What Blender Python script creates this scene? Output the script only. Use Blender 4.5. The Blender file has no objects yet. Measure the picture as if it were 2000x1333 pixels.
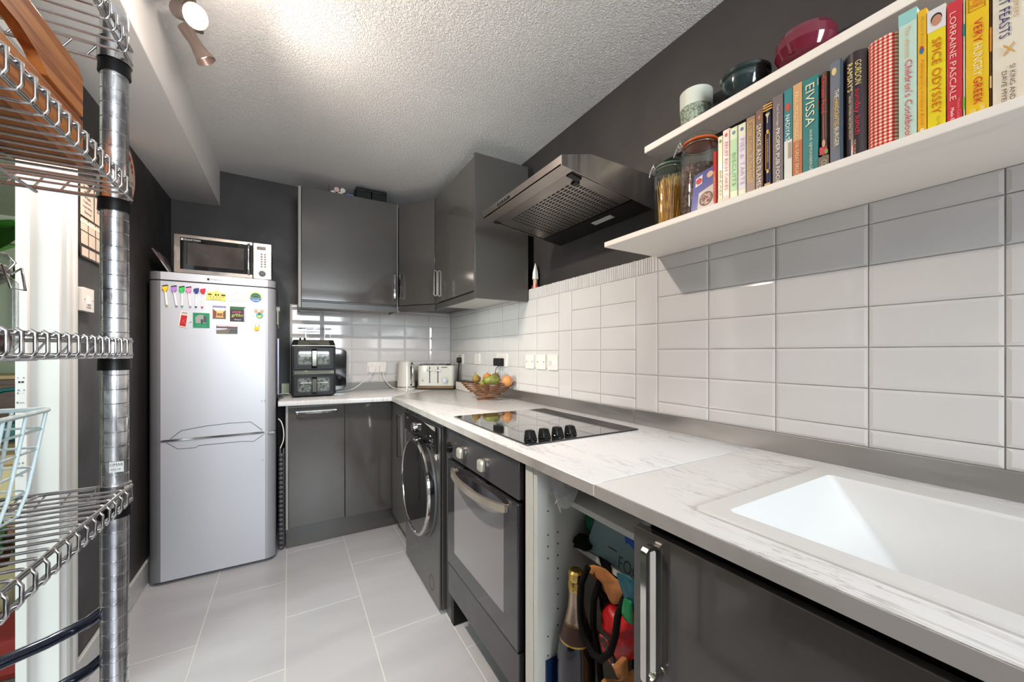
import bpy, bmesh, math, random
from math import sin, cos, pi, radians
from mathutils import Vector, Matrix
H = 1.215                                   # lens height above the floor; r(z) lifts a height measured from the lens
def r(z): return z + H
C = bpy.context.scene.collection
random.seed(7)

# ------------------------------------------------------------------ camera, world, lights, exposure
cam = bpy.data.cameras.new('camera'); camo = bpy.data.objects.new('camera', cam); C.objects.link(camo)
camo.location = (0, 0, H); camo.rotation_euler = (pi/2, 0, -0.5260)
cam.sensor_width = 36; cam.lens = 746.34/2000*36; cam.shift_y = 0.01187; cam.clip_start = 0.01
bpy.context.scene.camera = camo
sc = bpy.context.scene
sc.view_settings.view_transform = 'Standard'; sc.view_settings.look = 'None'
sc.view_settings.exposure = 0.70; sc.view_settings.gamma = 1.0
sc.cycles.use_denoising = True
sc.cycles.max_bounces = 8; sc.cycles.diffuse_bounces = 5; sc.cycles.glossy_bounces = 5; sc.cycles.transmission_bounces = 8
sc.cycles.sample_clamp_indirect = 6.0; sc.cycles.caustics_reflective = False; sc.cycles.caustics_refractive = False
w = bpy.data.worlds.new('sky'); sc.world = w; w.use_nodes = True
w.node_tree.nodes['Background'].inputs[0].default_value = (0.75, 0.88, 1.0, 1); w.node_tree.nodes['Background'].inputs[1].default_value = 1.0
def area(name, loc, rot, sx, sy, power, col):
    l = bpy.data.lights.new(name, 'AREA'); l.shape = 'RECTANGLE'; l.size = sx; l.size_y = sy; l.energy = power; l.color = col
    o = bpy.data.objects.new(name, l); C.objects.link(o); o.location = loc; o.rotation_euler = rot; return o
def spot(name, loc, target, power, col, size, blend=0.6, rad=0.02):
    l = bpy.data.lights.new(name, 'SPOT'); l.energy = power; l.color = col; l.spot_size = radians(size); l.spot_blend = blend; l.shadow_soft_size = rad
    o = bpy.data.objects.new(name, l); C.objects.link(o); o.location = loc
    d = Vector(target) - Vector(loc); o.rotation_euler = d.to_track_quat('-Z', 'Y').to_euler(); return o
WARM = (1.0, 0.87, 0.76)
area('window_daylight', (0.46, -2.52, 1.72), (-pi/2, 0, pi), .96, 1.02, 64, (0.86, 0.95, 1.0))            # kitchen window behind the lens
area('next_room_daylight', (-3.45, 0.2, 1.45), (0, -pi/2, 0), 1.3, 1.5, 95, (0.90, 1.0, 0.95))             # window of the room through the doorway
spot('spot_beam_near', (-0.270, 1.475, r(1.075)), (0.95, 0.50, 1.22), 39, WARM, 126, 0.75, 0.022)
spot('spot_beam_far', (-0.245, 1.69, r(1.035)), (-.10, 2.1, 0.3), 46, WARM, 136, 0.8, 0.022)
def point(name, loc, power, col, rad):
    l = bpy.data.lights.new(name, 'POINT'); l.energy = power; l.color = col; l.shadow_soft_size = rad
    o = bpy.data.objects.new(name, l); C.objects.link(o); o.location = loc; return o
point('spot_spill', (-0.14, 1.46, r(.95)), 3.0, WARM, 0.03)
spot('ceiling_fill', (-0.17, 1.52, r(.93)), (0.85, 1.9, 2.38), 8, (1.0, 0.88, 0.78), 118, 1.0, 0.03)  # added fill that brightens the ceiling; no spotlight head points up

# ------------------------------------------------------------------ materials
def lin(c):
    return tuple(((x/255)/12.92 if x/255 <= .04045 else ((x/255+.055)/1.055)**2.4) for x in c)
MC = {}
def M(name, col, rough=.5, metal=0., bump=None, var=None, coat=0., trans=0., ior=1.45, emit=None, stretch=(1,1,1), spec=.5, rvar=None, alpha=1.):
    """bump=(scale,strength,distance); var=(other colour, scale, low, high) ; rvar=(scale, amount)"""
    if name in MC: return MC[name]
    m = bpy.data.materials.new(name); m.use_nodes = True; nt = m.node_tree; b = nt.nodes['Principled BSDF']
    b.inputs['Base Color'].default_value = (*lin(col), 1); b.inputs['Roughness'].default_value = rough; b.inputs['Metallic'].default_value = metal
    b.inputs['IOR'].default_value = ior; b.inputs['Coat Weight'].default_value = coat; b.inputs['Coat Roughness'].default_value = .05
    b.inputs['Transmission Weight'].default_value = trans; b.inputs['Specular IOR Level'].default_value = spec
    b.inputs['Alpha'].default_value = alpha
    if emit: b.inputs['Emission Color'].default_value = (*lin(emit[0]), 1); b.inputs['Emission Strength'].default_value = emit[1]
    if bump or var or rvar:
        tc = nt.nodes.new('ShaderNodeTexCoord'); mp = nt.nodes.new('ShaderNodeMapping'); mp.inputs['Scale'].default_value = stretch
        nt.links.new(tc.outputs['Object'], mp.inputs['Vector'])
        def noise(s, det=4):
            n = nt.nodes.new('ShaderNodeTexNoise'); n.inputs['Scale'].default_value = s; n.inputs['Detail'].default_value = det
            nt.links.new(mp.outputs[0], n.inputs['Vector']); return n
        if var:
            n = noise(var[1], 6); rp = nt.nodes.new('ShaderNodeValToRGB')
            rp.color_ramp.elements[0].position = var[2]; rp.color_ramp.elements[1].position = var[3]
            rp.color_ramp.elements[0].color = (*lin(col), 1); rp.color_ramp.elements[1].color = (*lin(var[0]), 1)
            nt.links.new(n.outputs['Fac'], rp.inputs[0]); nt.links.new(rp.outputs[0], b.inputs['Base Color'])
        if rvar:
            n = noise(rvar[0], 5); mr = nt.nodes.new('ShaderNodeMapRange')
            mr.inputs['From Min'].default_value = .3; mr.inputs['From Max'].default_value = .7
            mr.inputs['To Min'].default_value = max(0, rough-rvar[1]); mr.inputs['To Max'].default_value = rough+rvar[1]
            nt.links.new(n.outputs['Fac'], mr.inputs[0]); nt.links.new(mr.outputs[0], b.inputs['Roughness'])
        if bump:
            n = noise(bump[0], 3); bp = nt.nodes.new('ShaderNodeBump'); bp.inputs['Strength'].default_value = bump[1]; bp.inputs['Distance'].default_value = bump[2]
            nt.links.new(n.outputs['Fac'], bp.inputs['Height']); nt.links.new(bp.outputs[0], b.inputs['Normal'])
    MC[name] = m; return m

m_floor = M('floor_tile', (191,190,194), .38, var=((181,180,184), 1.6, .42, .68), stretch=(1.2,4,1), bump=(180,.04,.001))
m_fgrout = M('floor_grout', (222,219,215), .8)
m_ceil = M('ceiling_artex', (245,242,239), .55)
nt = m_ceil.node_tree; b = nt.nodes['Principled BSDF']                      # stippled plaster
tc = nt.nodes.new('ShaderNodeTexCoord'); n1 = nt.nodes.new('ShaderNodeTexNoise'); n1.inputs['Scale'].default_value = 120; n1.inputs['Detail'].default_value = 2.5; n1.inputs['Distortion'].default_value = .8
rp = nt.nodes.new('ShaderNodeValToRGB'); rp.color_ramp.elements[0].position = .42; rp.color_ramp.elements[1].position = .62
bp = nt.nodes.new('ShaderNodeBump'); bp.inputs['Strength'].default_value = .9; bp.inputs['Distance'].default_value = .0036
nt.links.new(tc.outputs['Object'], n1.inputs['Vector']); nt.links.new(n1.outputs['Fac'], rp.inputs[0]); nt.links.new(rp.outputs[0], bp.inputs['Height']); nt.links.new(bp.outputs[0], b.inputs['Normal'])
m_black = M('charcoal_wall_paint', (58,54,53), .5, bump=(14,.25,.006), var=((50,47,47), 3, .4, .65), rvar=(5,.1))
m_white = M('white_gloss_paint', (205,205,203), .3, bump=(30,.12,.002))
m_plaster = M('white_plaster', (240,236,233), .55, bump=(40,.08,.002))
m_tile = M('glazed_tile', (212,209,208), .07, var=((206,203,202), 2.5, .4, .6), bump=(5,.05,.004))
m_grout = M('tile_grout', (172,167,163), .8, var=((140,135,130), 9, .45, .7))
m_steel = M('brushed_steel', (180,176,173), .38, 1., bump=(60,.06,.0005), stretch=(1,1,14), rvar=(6,.08))
m_edge_shade = M('worktop_edge_shade', (184,180,176), .35, var=((160,155,151), 6, .45, .7), stretch=(1,1,1))  # worktop tone darkened to paint shade on its left-facing edge
m_gloss = M('grey_gloss_door', (78,75,72), .09, coat=.4, var=((72,69,66), 2, .4, .7))
m_carc = M('grey_carcass', (70,68,66), .3)
m_lgrey = M('cabinet_grey_edge', (150,148,144), .4)
m_wcarc = M('white_melamine', (212,212,205), .4)
m_chrome = M('chrome', (214,210,206), .10, 1.)
m_wire = M('worn_chrome_wire', (208,205,205), .22, 1., rvar=(30,.1))
m_post = M('worn_chrome_post', (226,226,230), .2, .95, rvar=(34,.1), var=((150,150,156), 44, .52, .74))
m_blackp = M('black_plastic', (20,20,21), .38, spec=.3)
m_blackg = M('black_gloss', (14,14,15), .05, coat=.5)
def clear(name, tint=(.96,.98,.96), ior=1.5):
    """thin clear glass: a fresnel mix of see-through and mirror"""
    m = bpy.data.materials.new(name); m.use_nodes = True; nt = m.node_tree; nt.nodes.remove(nt.nodes['Principled BSDF'])
    tr = nt.nodes.new('ShaderNodeBsdfTransparent'); tr.inputs[0].default_value = (*tint, 1); gl = nt.nodes.new('ShaderNodeBsdfGlossy'); gl.inputs['Roughness'].default_value = .02
    lw = nt.nodes.new('ShaderNodeLayerWeight'); pw = nt.nodes.new('ShaderNodeMath'); pw.operation = 'POWER'; pw.inputs[1].default_value = 4; nt.links.new(lw.outputs['Facing'], pw.inputs[0])
    fr = nt.nodes.new('ShaderNodeMapRange'); fr.inputs['To Min'].default_value = ((ior-1)/(ior+1))**2; fr.inputs['To Max'].default_value = .9; nt.links.new(pw.outputs[0], fr.inputs[0]); mx = nt.nodes.new('ShaderNodeMixShader')
    nt.links.new(fr.outputs[0], mx.inputs[0]); nt.links.new(tr.outputs[0], mx.inputs[1]); nt.links.new(gl.outputs[0], mx.inputs[2]); nt.links.new(mx.outputs[0], nt.nodes['Material Output'].inputs[0]); return m
m_glass = clear('clear_glass', (.93,.95,.93))
m_thin = clear('thin_clear', (.97,.98,.97), 1.35)
m_hood = M('hood_steel', (168,160,154), .34, 1., bump=(50,.05,.0005), stretch=(14,1,1), rvar=(5,.06))
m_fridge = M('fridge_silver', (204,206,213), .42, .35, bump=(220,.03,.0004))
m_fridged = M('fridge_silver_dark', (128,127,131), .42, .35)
m_dgrey = M('dark_grey_plastic', (60,60,62), .4)
m_sink = M('white_sink_composite', (211,210,209), .22, bump=(260,.02,.0003))
m_shelf = M('white_painted_shelf', (243,236,227), .5, var=((214,206,196), 7, .62, .8), stretch=(1,.25,1), bump=(20,.1,.002))
m_wood = M('pine', (212,134,72), .45, var=((146,70,28), 6, .46, .62), stretch=(3,.45,9), bump=(30,.08,.001))
m_basket = M('acacia', (132,84,50), .45, var=((92,54,32), 14, .4, .7))
m_cream = M('cream_enamel', (214,211,201), .25, coat=.3)
m_paper = M('paper', (235,230,222), .7)
m_wmac = M('washer_graphite', (104,102,100), .30, .75, rvar=(3,.04))
m_oven = M('oven_grey', (92,90,93), .32, .6, rvar=(5,.08))
m_socket = M('socket_white', (228,222,216), .35)
m_navy = M('dark_ink', (30,34,80), .6); m_ink = M('black_ink', (25,25,25), .6)
def flat(name, c, rough=.45, **k): return M(name, c, rough, **k)

# marbled worktop laminate: grey streaks that run with the board
m_marble = bpy.data.materials.new('marble_laminate'); m_marble.use_nodes = True
nt = m_marble.node_tree; b = nt.nodes['Principled BSDF']; b.inputs['Roughness'].default_value = .22
tc = nt.nodes.new('ShaderNodeTexCoord'); mp = nt.nodes.new('ShaderNodeMapping'); mp.inputs['Scale'].default_value = (11, 1.9, 1); mp.inputs['Rotation'].default_value = (0, 0, .14)
nz = nt.nodes.new('ShaderNodeTexNoise'); nz.inputs['Scale'].default_value = 2.3; nz.inputs['Detail'].default_value = 7; nz.inputs['Roughness'].default_value = .62; nz.inputs['Distortion'].default_value = .7
rp = nt.nodes.new('ShaderNodeValToRGB'); e = rp.color_ramp.elements
e[0].position = .0; e[0].color = (*lin((222,221,221)), 1); e[1].position = 1; e[1].color = (*lin((218,217,217)), 1)
for p_, c_ in ((.480,(222,221,221)), (.494,(196,195,195)), (.503,(178,176,176)), (.512,(208,207,206)), (.53,(222,221,221)), (.66,(214,213,213))):
    q = e.new(p_); q.color = (*lin(c_), 1)
n2 = nt.nodes.new('ShaderNodeTexNoise'); n2.inputs['Scale'].default_value = 3.1; n2.inputs['Detail'].default_value = 2
mx = nt.nodes.new('ShaderNodeMix'); mx.data_type = 'RGBA'; mx.inputs['B'].default_value = (*lin((222,221,221)), 1)
r2 = nt.nodes.new('ShaderNodeValToRGB'); r2.color_ramp.elements[0].position = .44; r2.color_ramp.elements[1].position = .56
L = nt.links.new
L(tc.outputs['Object'], mp.inputs[0]); L(mp.outputs[0], nz.inputs['Vector']); L(nz.outputs['Fac'], rp.inputs[0]); L(tc.outputs['Object'], n2.inputs['Vector'])
L(n2.outputs['Fac'], r2.inputs[0]); L(r2.outputs[0], mx.inputs['Factor']); L(rp.outputs[0], mx.inputs['A']); L(mx.outputs['Result'], b.inputs['Base Color'])

# ------------------------------------------------------------------ mesh helpers
class MB:
    def __init__(s): s.b = bmesh.new(); s.T = None; s.mi = 0; s.tb = False
    def _done(s, vs, fs=None):
        if s.T is not None:
            for v in vs: v.co = s.T @ v.co
        if fs is not None:
            for f in fs: f.material_index = s.mi
    def hexa(s, p, bev=0, seg=2):
        """8 corners: bottom 4 (counter-clockwise from above), top 4"""
        vs = [s.b.verts.new(q) for q in p]; s._done(vs)
        fs = [s.b.faces.new([vs[i] for i in ix]) for ix in ((3,2,1,0),(4,5,6,7),(0,1,5,4),(1,2,6,5),(2,3,7,6),(3,0,4,7))]
        for f in fs: f.material_index = s.mi
        if bev:
            es = list({e for f in fs for e in f.edges})
            bmesh.ops.bevel(s.b, geom=es, offset=bev, segments=seg, profile=.5, affect='EDGES', clamp_overlap=True, material=s.mi)
        return s
    def box(s, a, c, bev=0, seg=2):
        x0,y0,z0 = (min(a[i],c[i]) for i in range(3)); x1,y1,z1 = (max(a[i],c[i]) for i in range(3))
        return s.hexa([(x0,y0,z0),(x1,y0,z0),(x1,y1,z0),(x0,y1,z0),(x0,y0,z1),(x1,y0,z1),(x1,y1,z1),(x0,y1,z1)], bev, seg)
    def rings(s, rs, closed=False, caps=True):
        """skin a list of equally long rings of points"""
        R = [[s.b.verts.new(p) for p in q] for q in rs]; n = len(rs[0])
        s._done([v for q in R for v in q]); m = len(R)
        for i in range(m if closed else m-1):
            A, B = R[i], R[(i+1) % m]
            for j in range(n):
                k = (j+1) % n
                try: f = s.b.faces.new((A[j], A[k], B[k], B[j])); f.material_index = s.mi
                except ValueError: pass
        if caps and not closed:
            for q in (R[0][::-1], R[-1]):
                try: f = s.b.faces.new(q); f.material_index = s.mi
                except ValueError: pass
        return s
    def cyl(s, p0, p1, r0, r1=None, n=20):
        if n < 19: s.tb = True
        r1 = r0 if r1 is None else r1; p0, p1 = Vector(p0), Vector(p1); d = (p1-p0).normalized()
        u = d.orthogonal().normalized(); v = d.cross(u)
        return s.rings([[p + (u*cos(2*pi*i/n) + v*sin(2*pi*i/n))*q for i in range(n)] for p, q in ((p0,r0),(p1,r1))])
    def tube(s, pts, rad, n=8, closed=False):
        s.tb = True; pts = [Vector(p) for p in pts]; m = len(pts); rs = []; u = None
        for i, p in enumerate(pts):
            a = pts[(i-1) % m] if (closed or i) else p; c = pts[(i+1) % m] if (closed or i < m-1) else p
            d = (c-a).normalized()
            u = d.orthogonal().normalized() if u is None else (u - d*u.dot(d)).normalized()
            v = d.cross(u); q = rad[i] if isinstance(rad, (list, tuple)) else rad
            rs.append([p + (u*cos(2*pi*k/n) + v*sin(2*pi*k/n))*q for k in range(n)])
        return s.rings(rs, closed)
    def lathe(s, prof, c=(0,0,0), n=32, caps=True):
        return s.rings([[(c[0]+q*cos(2*pi*i/n), c[1]+q*sin(2*pi*i/n), c[2]+z) for i in range(n)] for q, z in prof], caps=caps)
    def prism(s, poly, axis, t0, t1, bev=0):
        def P(a, t): return {'x': (t, a[0], a[1]), 'y': (a[0], t, a[1]), 'z': (a[0], a[1], t)}[axis]
        A = [s.b.verts.new(P(a, t0)) for a in poly]; B = [s.b.verts.new(P(a, t1)) for a in poly]; s._done(A+B)
        fs = [s.b.faces.new(A[::-1]), s.b.faces.new(B)]
        for i in range(len(A)):
            j = (i+1) % len(A); fs.append(s.b.faces.new((A[i], A[j], B[j], B[i])))
        for f in fs: f.material_index = s.mi
        if bev: bmesh.ops.bevel(s.b, geom=list({e for f in fs for e in f.edges}), offset=bev, segments=2, profile=.5, affect='EDGES', clamp_overlap=True, material=s.mi)
        return s
    def ball(s, c, rx, ry=None, rz=None, n=16, m=10):
        ry = ry or rx; rz = rz or rx
        return s.rings([[(c[0]+rx*sin(pi*j/m)*cos(2*pi*i/n), c[1]+ry*sin(pi*j/m)*sin(2*pi*i/n), c[2]-rz*cos(pi*j/m)) for i in range(n)]
                        for j in [.05]+list(range(1,m))+[m-.05]])
    def quad(s, *p):
        vs = [s.b.verts.new(q) for q in p]; s._done(vs); f = s.b.faces.new(vs); f.material_index = s.mi; return s
    def build(s, name, mats, parent=None, kind=None, label=None, local=False, smooth=True, ang=None):
        ang = ang or (75 if s.tb else 20)
        bmesh.ops.recalc_face_normals(s.b, faces=s.b.faces)
        me = bpy.data.meshes.new(name); 
        if smooth:
            for f in s.b.faces: f.smooth = True
        if not local:
            if parent is not None: s.b.transform(WM(parent).inverted()); off = Vector()
            else:
                xs = [v.co for v in s.b.verts]
                off = Vector(((min(v.x for v in xs)+max(v.x for v in xs))/2, (min(v.y for v in xs)+max(v.y for v in xs))/2, min(v.z for v in xs)))
                s.b.transform(Matrix.Translation(-off))
        else: off = Vector()
        s.b.to_mesh(me); s.b.free()
        if smooth: me.set_sharp_from_angle(angle=radians(ang))
        for m in (mats if isinstance(mats, (list, tuple)) else [mats]): me.materials.append(m)
        o = bpy.data.objects.new(name, me); C.objects.link(o); o.location = off
        if parent is not None: o.parent = parent
        if kind: o['kind'] = kind
        if label: o['label'] = label
        return o
def WM(o):
    m = Matrix.Translation(o.location) @ o.rotation_euler.to_matrix().to_4x4() @ Matrix.Diagonal((*o.scale, 1))
    return WM(o.parent) @ m if o.parent else m
def thing(name, label, cat, loc=(0,0,0), rz=0, group=None):
    o = bpy.data.objects.new(name, None); C.objects.link(o); o.location = loc; o.rotation_euler = (0,0,rz); o.empty_display_size = .05
    return tag(o, label, cat, group)
def tag(o, label, cat, group=None):
    o['label'] = label; o['category'] = cat
    if group: o['group'] = group
    return o
def kids(o): return [c for c in bpy.data.objects if c.parent == o]
def copy_tree(o, parent=None):
    c = o.copy(); C.objects.link(c); c.parent = parent
    for ch in kids(o): copy_tree(ch, c)
    return c
def struct(mb, name, mats, parent=None, **k): return mb.build(name, mats, parent, kind='structure', **k)
def text_mesh(s):
    cu = bpy.data.curves.new('lettering', 'FONT'); cu.body = s; cu.resolution_u = 2
    o = bpy.data.objects.new('lettering', cu); me = bpy.data.meshes.new_from_object(o)
    bpy.data.objects.remove(o); bpy.data.curves.remove(cu); return me
def lettering(parent, s, mat, c, xd, yd, wd, ht, name='lettering', lift=.0004, shear=0, fat=0):
    """print s, fitted to wd x ht, centred on world point c; xd = reading direction, yd = up of the letters"""
    me = text_mesh(s); xs = [v.co.x for v in me.vertices]; ys = [v.co.y for v in me.vertices]
    if not xs: return
    x0, x1, y0, y1 = min(xs), max(xs), min(ys), max(ys); xd, yd, c = Vector(xd).normalized(), Vector(yd).normalized(), Vector(c); nn = xd.cross(yd)
    iv = WM(parent).inverted()
    for v in me.vertices:
        a = ((v.co.x-x0)/(x1-x0)-.5)*wd; q = ((v.co.y-y0)/(y1-y0)-.5)*ht; a += shear*q
        v.co = iv @ (c + xd*a + yd*q + nn*lift)
    me.materials.append(mat); o = bpy.data.objects.new(name, me); C.objects.link(o); o.parent = parent; return o
def arc(c, rad, a0, a1, n): return [(c[0]+rad*cos(a0+(a1-a0)*i/n), c[1]+rad*sin(a0+(a1-a0)*i/n)) for i in range(n+1)]
def rrect(x0, y0, x1, y1, q, n=4):
    return arc((x1-q,y1-q),q,0,pi/2,n)+arc((x0+q,y1-q),q,pi/2,pi,n)+arc((x0+q,y0+q),q,pi,1.5*pi,n)+arc((x1-q,y0+q),q,1.5*pi,2*pi,n)
def bow(parent, face, out, l0, l1, other, width, plane, name='handle', dirn=-1, mat=None):
    """flat-bar bow handle standing off a door. plane 'x': door faces -x, bar runs in z; 'y': door faces -y, bar runs in z; 'h': faces -y, bar runs in x"""
    t = .0075; n0 = face; n1 = face+dirn*out; q = .013
    def ring(ins):
        a, c_ = min(n0, n1-dirn*0)+0, max(n0, n1)
        lo, hi = min(n0,n1), max(n0,n1)
        return rrect(lo+ins, l0+ins, hi-ins, l1-ins, max(q-ins, .004), 3)
    O, I = ring(0), ring(t)
    mb = MB(); W0, W1 = other-width/2, other+width/2
    def P(a, t_): 
        if plane == 'x': return (a[0], t_, a[1])
        if plane == 'y': return (t_, a[0], a[1])
        return (a[1], a[0], t_)
    mb.rings([[P(a, W0) for a in O], [P(a, W1) for a in O], [P(a, W1) for a in I], [P(a, W0) for a in I]], closed=True)
    return mb.build(name, mat or m_chrome, parent)
# ------------------------------------------------------------------ the room
fl = struct(MB().box((-.80,-2.70,-.06),(1.40,3.35,-.0012)), 'floor', m_fgrout)
mb = MB(); g = .0022
cols = {-.66:(2.033,), -.337:(2.362,), -.018:(2.037,), .305:(2.362,), .628:(2.11,), .951:(2.362,)}
def tiles(xa, xb, joint, ln=.6525, y0=-2.6, y1=3.35):
    y = joint
    while y > y0: y -= ln
    while y < y1:
        a, c_ = max(y, y0)+g, min(y+ln, y1)-g
        if c_ > a: mb.box((xa+g,a,-.004),(xb-g,c_,0))
        y += ln
for xa, xb, j in ((-.80,-.66,2.362),(-.66,-.337,2.033),(-.337,-.018,2.362),(-.018,.305,2.037),(.305,.628,2.362),(.705,.95,1.30),(.95,1.29,2.362)): tiles(xa, xb, j)
tiles(.628,.705,1.457,.30)
struct(mb, 'floor_tiles', m_floor, fl)

zc = lambda x: r(1.2415 - .0205*max(x, 0))                              # the ceiling sags slightly towards the sink wall
struct(MB().hexa([(-.80,-2.7,zc(0)),(1.40,-2.7,zc(1.4)),(1.40,3.35,zc(1.4)),(-.80,3.35,zc(0)),(-.80,-2.7,2.6),(1.4,-2.7,2.6),(1.4,3.35,2.6),(-.8,3.35,2.6)]), 'ceiling', m_ceil, smooth=False)
struct(MB().box((-.80,-2.60,r(.994)),(-.412,3.235,2.60), .003), 'trim_1', m_plaster)                       # boxed-in beam
wr = struct(MB().box((1.29,-2.7,0),(1.40,3.35,2.60)), 'wall_right', m_black)
wb = struct(MB().box((-.80,3.235,0),(1.29,3.35,2.60)), 'wall_back', m_black)
mb = MB(); mb.box((-.752,1.862,0),(-.664,3.235,2.30)); mb.box((-.752,-2.7,0),(-.664,.98,2.30)); mb.box((-.752,.98,2.06),(-.664,1.862,2.30))
wl = struct(mb, 'wall_left', m_black)
mb = MB(); mb.box((-.80,-2.70,0),(-.10,-2.60,2.6)); mb.box((.96,-2.70,0),(1.29,-2.60,2.6)); mb.box((-.10,-2.70,0),(.96,-2.60,1.15)); mb.box((-.10,-2.70,2.29),(.96,-2.60,2.6))
struct(mb, 'wall_front', m_plaster)
mb = MB(); mb.box((-.10,-2.67,1.15),(-.05,-2.61,2.29)); mb.box((.91,-2.67,1.15),(.96,-2.61,2.29)); mb.box((-.10,-2.67,1.15),(.96,-2.61,1.20)); mb.box((-.10,-2.67,2.24),(.96,-2.61,2.29)); mb.box((.41,-2.66,1.15),(.45,-2.61,2.29))
wn = struct(mb, 'window_1', m_white)
struct(MB().box((-.06,-2.645,1.19),(.92,-2.640,2.25)), 'pane', m_thin, wn)
struct(MB().box((-.664,1.93,0),(-.650,3.225,.115), .004), 'baseboard_left', m_white)
# doorway: lining, stop and moulded architrave
mb = MB(); mb.box((-.750,1.846,0),(-.660,1.866,2.06),.002); mb.box((-.765,.98,2.045),(-.66,1.862,2.075),.002); mb.box((-.750,.976,0),(-.660,.996,2.06),.002)
d1 = struct(mb, 'door_1', m_white)
struct(MB().box((-.752,1.832,0),(-.726,1.848,2.05),.002), 'door_stop', m_white, d1)
mb = MB(); prof = [(1.858,-.662),(1.858,-.648),(1.868,-.644),(1.878,-.648),(1.886,-.650),(1.906,-.650),(1.914,-.646),(1.927,-.645),(1.931,-.650),(1.931,-.662)]
mb.prism([(x, y) for y, x in prof], 'z', 0, 2.12); mb.box((-.664,.92,2.06),(-.646,1.86,2.12),.003); mb.box((-.664,.90,0),(-.646,.96,2.12),.003)
struct(mb, 'architrave', m_white, d1)
for zz, s, wd in ((.062,'wiu8',.020),(-.078,'c   6',.016),(-.092,'--',.012),(-.118,'A  5',.017),(-.127,'E. --',.016),(-.157,'Eo.',.018),(-.186,'2',.006),(-.262,'- ~',.012),(-.35,'2 8',.012),(-.363,'. n',.01),(-.39,'.1K',.012)):
    lettering(d1, s, m_ink, (-.739,1.832,r(zz)), (1,0,0), (0,0,1), wd, .006 if len(s)>1 else .005, 'pen_mark')

# wall tiling: bevelled metro tiles as real relief
def tile_sheet(rects, front, back, place, bev=.007, drop=.0013, gap=.0013):
    mb = MB()
    for a0, a1, z0, z1 in rects:
        if a1-a0 < .004 or z1-z0 < .004: continue
        a0 += gap; a1 -= gap; z0 += gap; z1 -= gap; q = min(bev, (a1-a0)*.35, (z1-z0)*.35)
        mb.rings([[place(a, z, back) for a, z in ((a0,z0),(a1,z0),(a1,z1),(a0,z1))], [place(a, z, front+(back-front)/abs(back-front)*drop) for a, z in ((a0,z0),(a1,z0),(a1,z1),(a0,z1))],
                  [place(a, z, front) for a, z in ((a0+q,z0+q),(a1-q,z0+q),(a1-q,z1-q),(a0+q,z1-q))]])
    return mb
hh = .1015; w_ = .2095; R0 = .217
rowz = [R0 + hh*2, R0 + hh, R0, R0-hh, R0-2*hh, R0-3*hh, R0-4*hh, -.2345]
ZB = -.2345; STRIP0, STRIP1 = .3185, .384
def rows(z_top):
    zz = [z for z in rowz if z < z_top-.002]; zz = [z_top]+zz; return [(zz[i+1], zz[i]) for i in range(len(zz)-1)]
rects = []
edges = [1.004-w_*k for k in range(0, 12)]
for i in range(len(edges)-1):
    for z0, z1 in rows(.372): rects.append((edges[i+1], edges[i], z0, z1))
for ya, yb, vert in ((1.004,1.114,True),(1.114,1.323,False),(1.323,1.532,False),(1.532,1.639,True),(1.639,1.850,False),(1.850,2.056,False)):
    if vert:
        for z0, z1 in ((ZB,R0-3*hh+.0),(R0-3*hh,R0-hh),(R0-hh,STRIP0)): rects.append((ya,yb,z0,z1))
    else:
        for z0, z1 in rows(STRIP0): rects.append((ya,yb,z0,z1))
y = 2.056
while y < 3.22:
    for z0, z1 in rows(.36): rects.append((y, min(y+.2085, 3.227), z0, z1))
    y += .2085
y = 1.006
while y < 1.935:                                                     # slim upright strip tiles along the top
    wd = random.choice((.0095,.011,.0135,.015)); rects.append((y, min(y+wd,1.936), STRIP0, STRIP1+random.uniform(-.001,.001))); y += wd
struct(MB().box((1.2418,-1.3,r(-.30)),(1.2899,3.235,r(.372))).box((1.2418,1.004,r(.37)),(1.2899,1.937,r(.3825))), 'tile_backing', m_grout, wr)
struct(tile_sheet([(a,b_,r(c),r(d)) for a,b_,c,d in rects], 1.239, 1.2425, lambda a, z, t: (t, a, z)), 'wall_tiles', m_tile, wr, smooth=False)
rects = []; xs = [-.0006+w_*k for k in range(0,6)]+[1.2385]; zs = [.36,.3314,.2299,.1284,.0269,-.0746,-.1761,-.2345]
for i in range(6):
    for j in range(7): rects.append((xs[i], xs[i+1], zs[j+1], zs[j]))
struct(MB().box((-.002,3.2295,r(-.30)),(1.2415,3.2349,r(.36))), 'tile_backing', m_grout, wb)
struct(tile_sheet([(a,b_,r(c),r(d)) for a,b_,c,d in rects], 3.226, 3.2297, lambda a, z, t: (a, t, z), bev=.014, drop=.0030, gap=.0011), 'wall_tiles', m_tile, wb, smooth=False)

# ------------------------------------------------------------------ the room beyond the doorway
m_green = M('pale_green_paint', (196,205,178), .6); m_coving = M('coving_cream', (226,228,208), .5)
m_ceil2 = M('next_ceiling', (196,196,178), .7, bump=(60,.6,.006))
struct(MB().box((-3.7,-1.4,-.06),(-.80,5.4,-.001)), 'floor', M('next_room_carpet', (96,92,84), .9, bump=(120,.3,.004)))
struct(MB().box((-3.7,-1.4,2.44),(-.752,5.4,2.60)), 'ceiling', m_ceil2, smooth=False)
wf = struct(MB().box((-3.7,5.3,0),(-.4,5.4,2.6)), 'wall_far', m_green)
struct(MB().prism([(5.301,2.33),(5.301,2.441),(5.19,2.441),(5.20,2.42),(5.24,2.39),(5.27,2.35)], 'x', -3.6, -.75), 'trim_2', m_coving)
struct(MB().box((-3.5,5.285,1.14),(-.76,5.30,1.18),.004), 'trim_3', m_coving)
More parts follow.
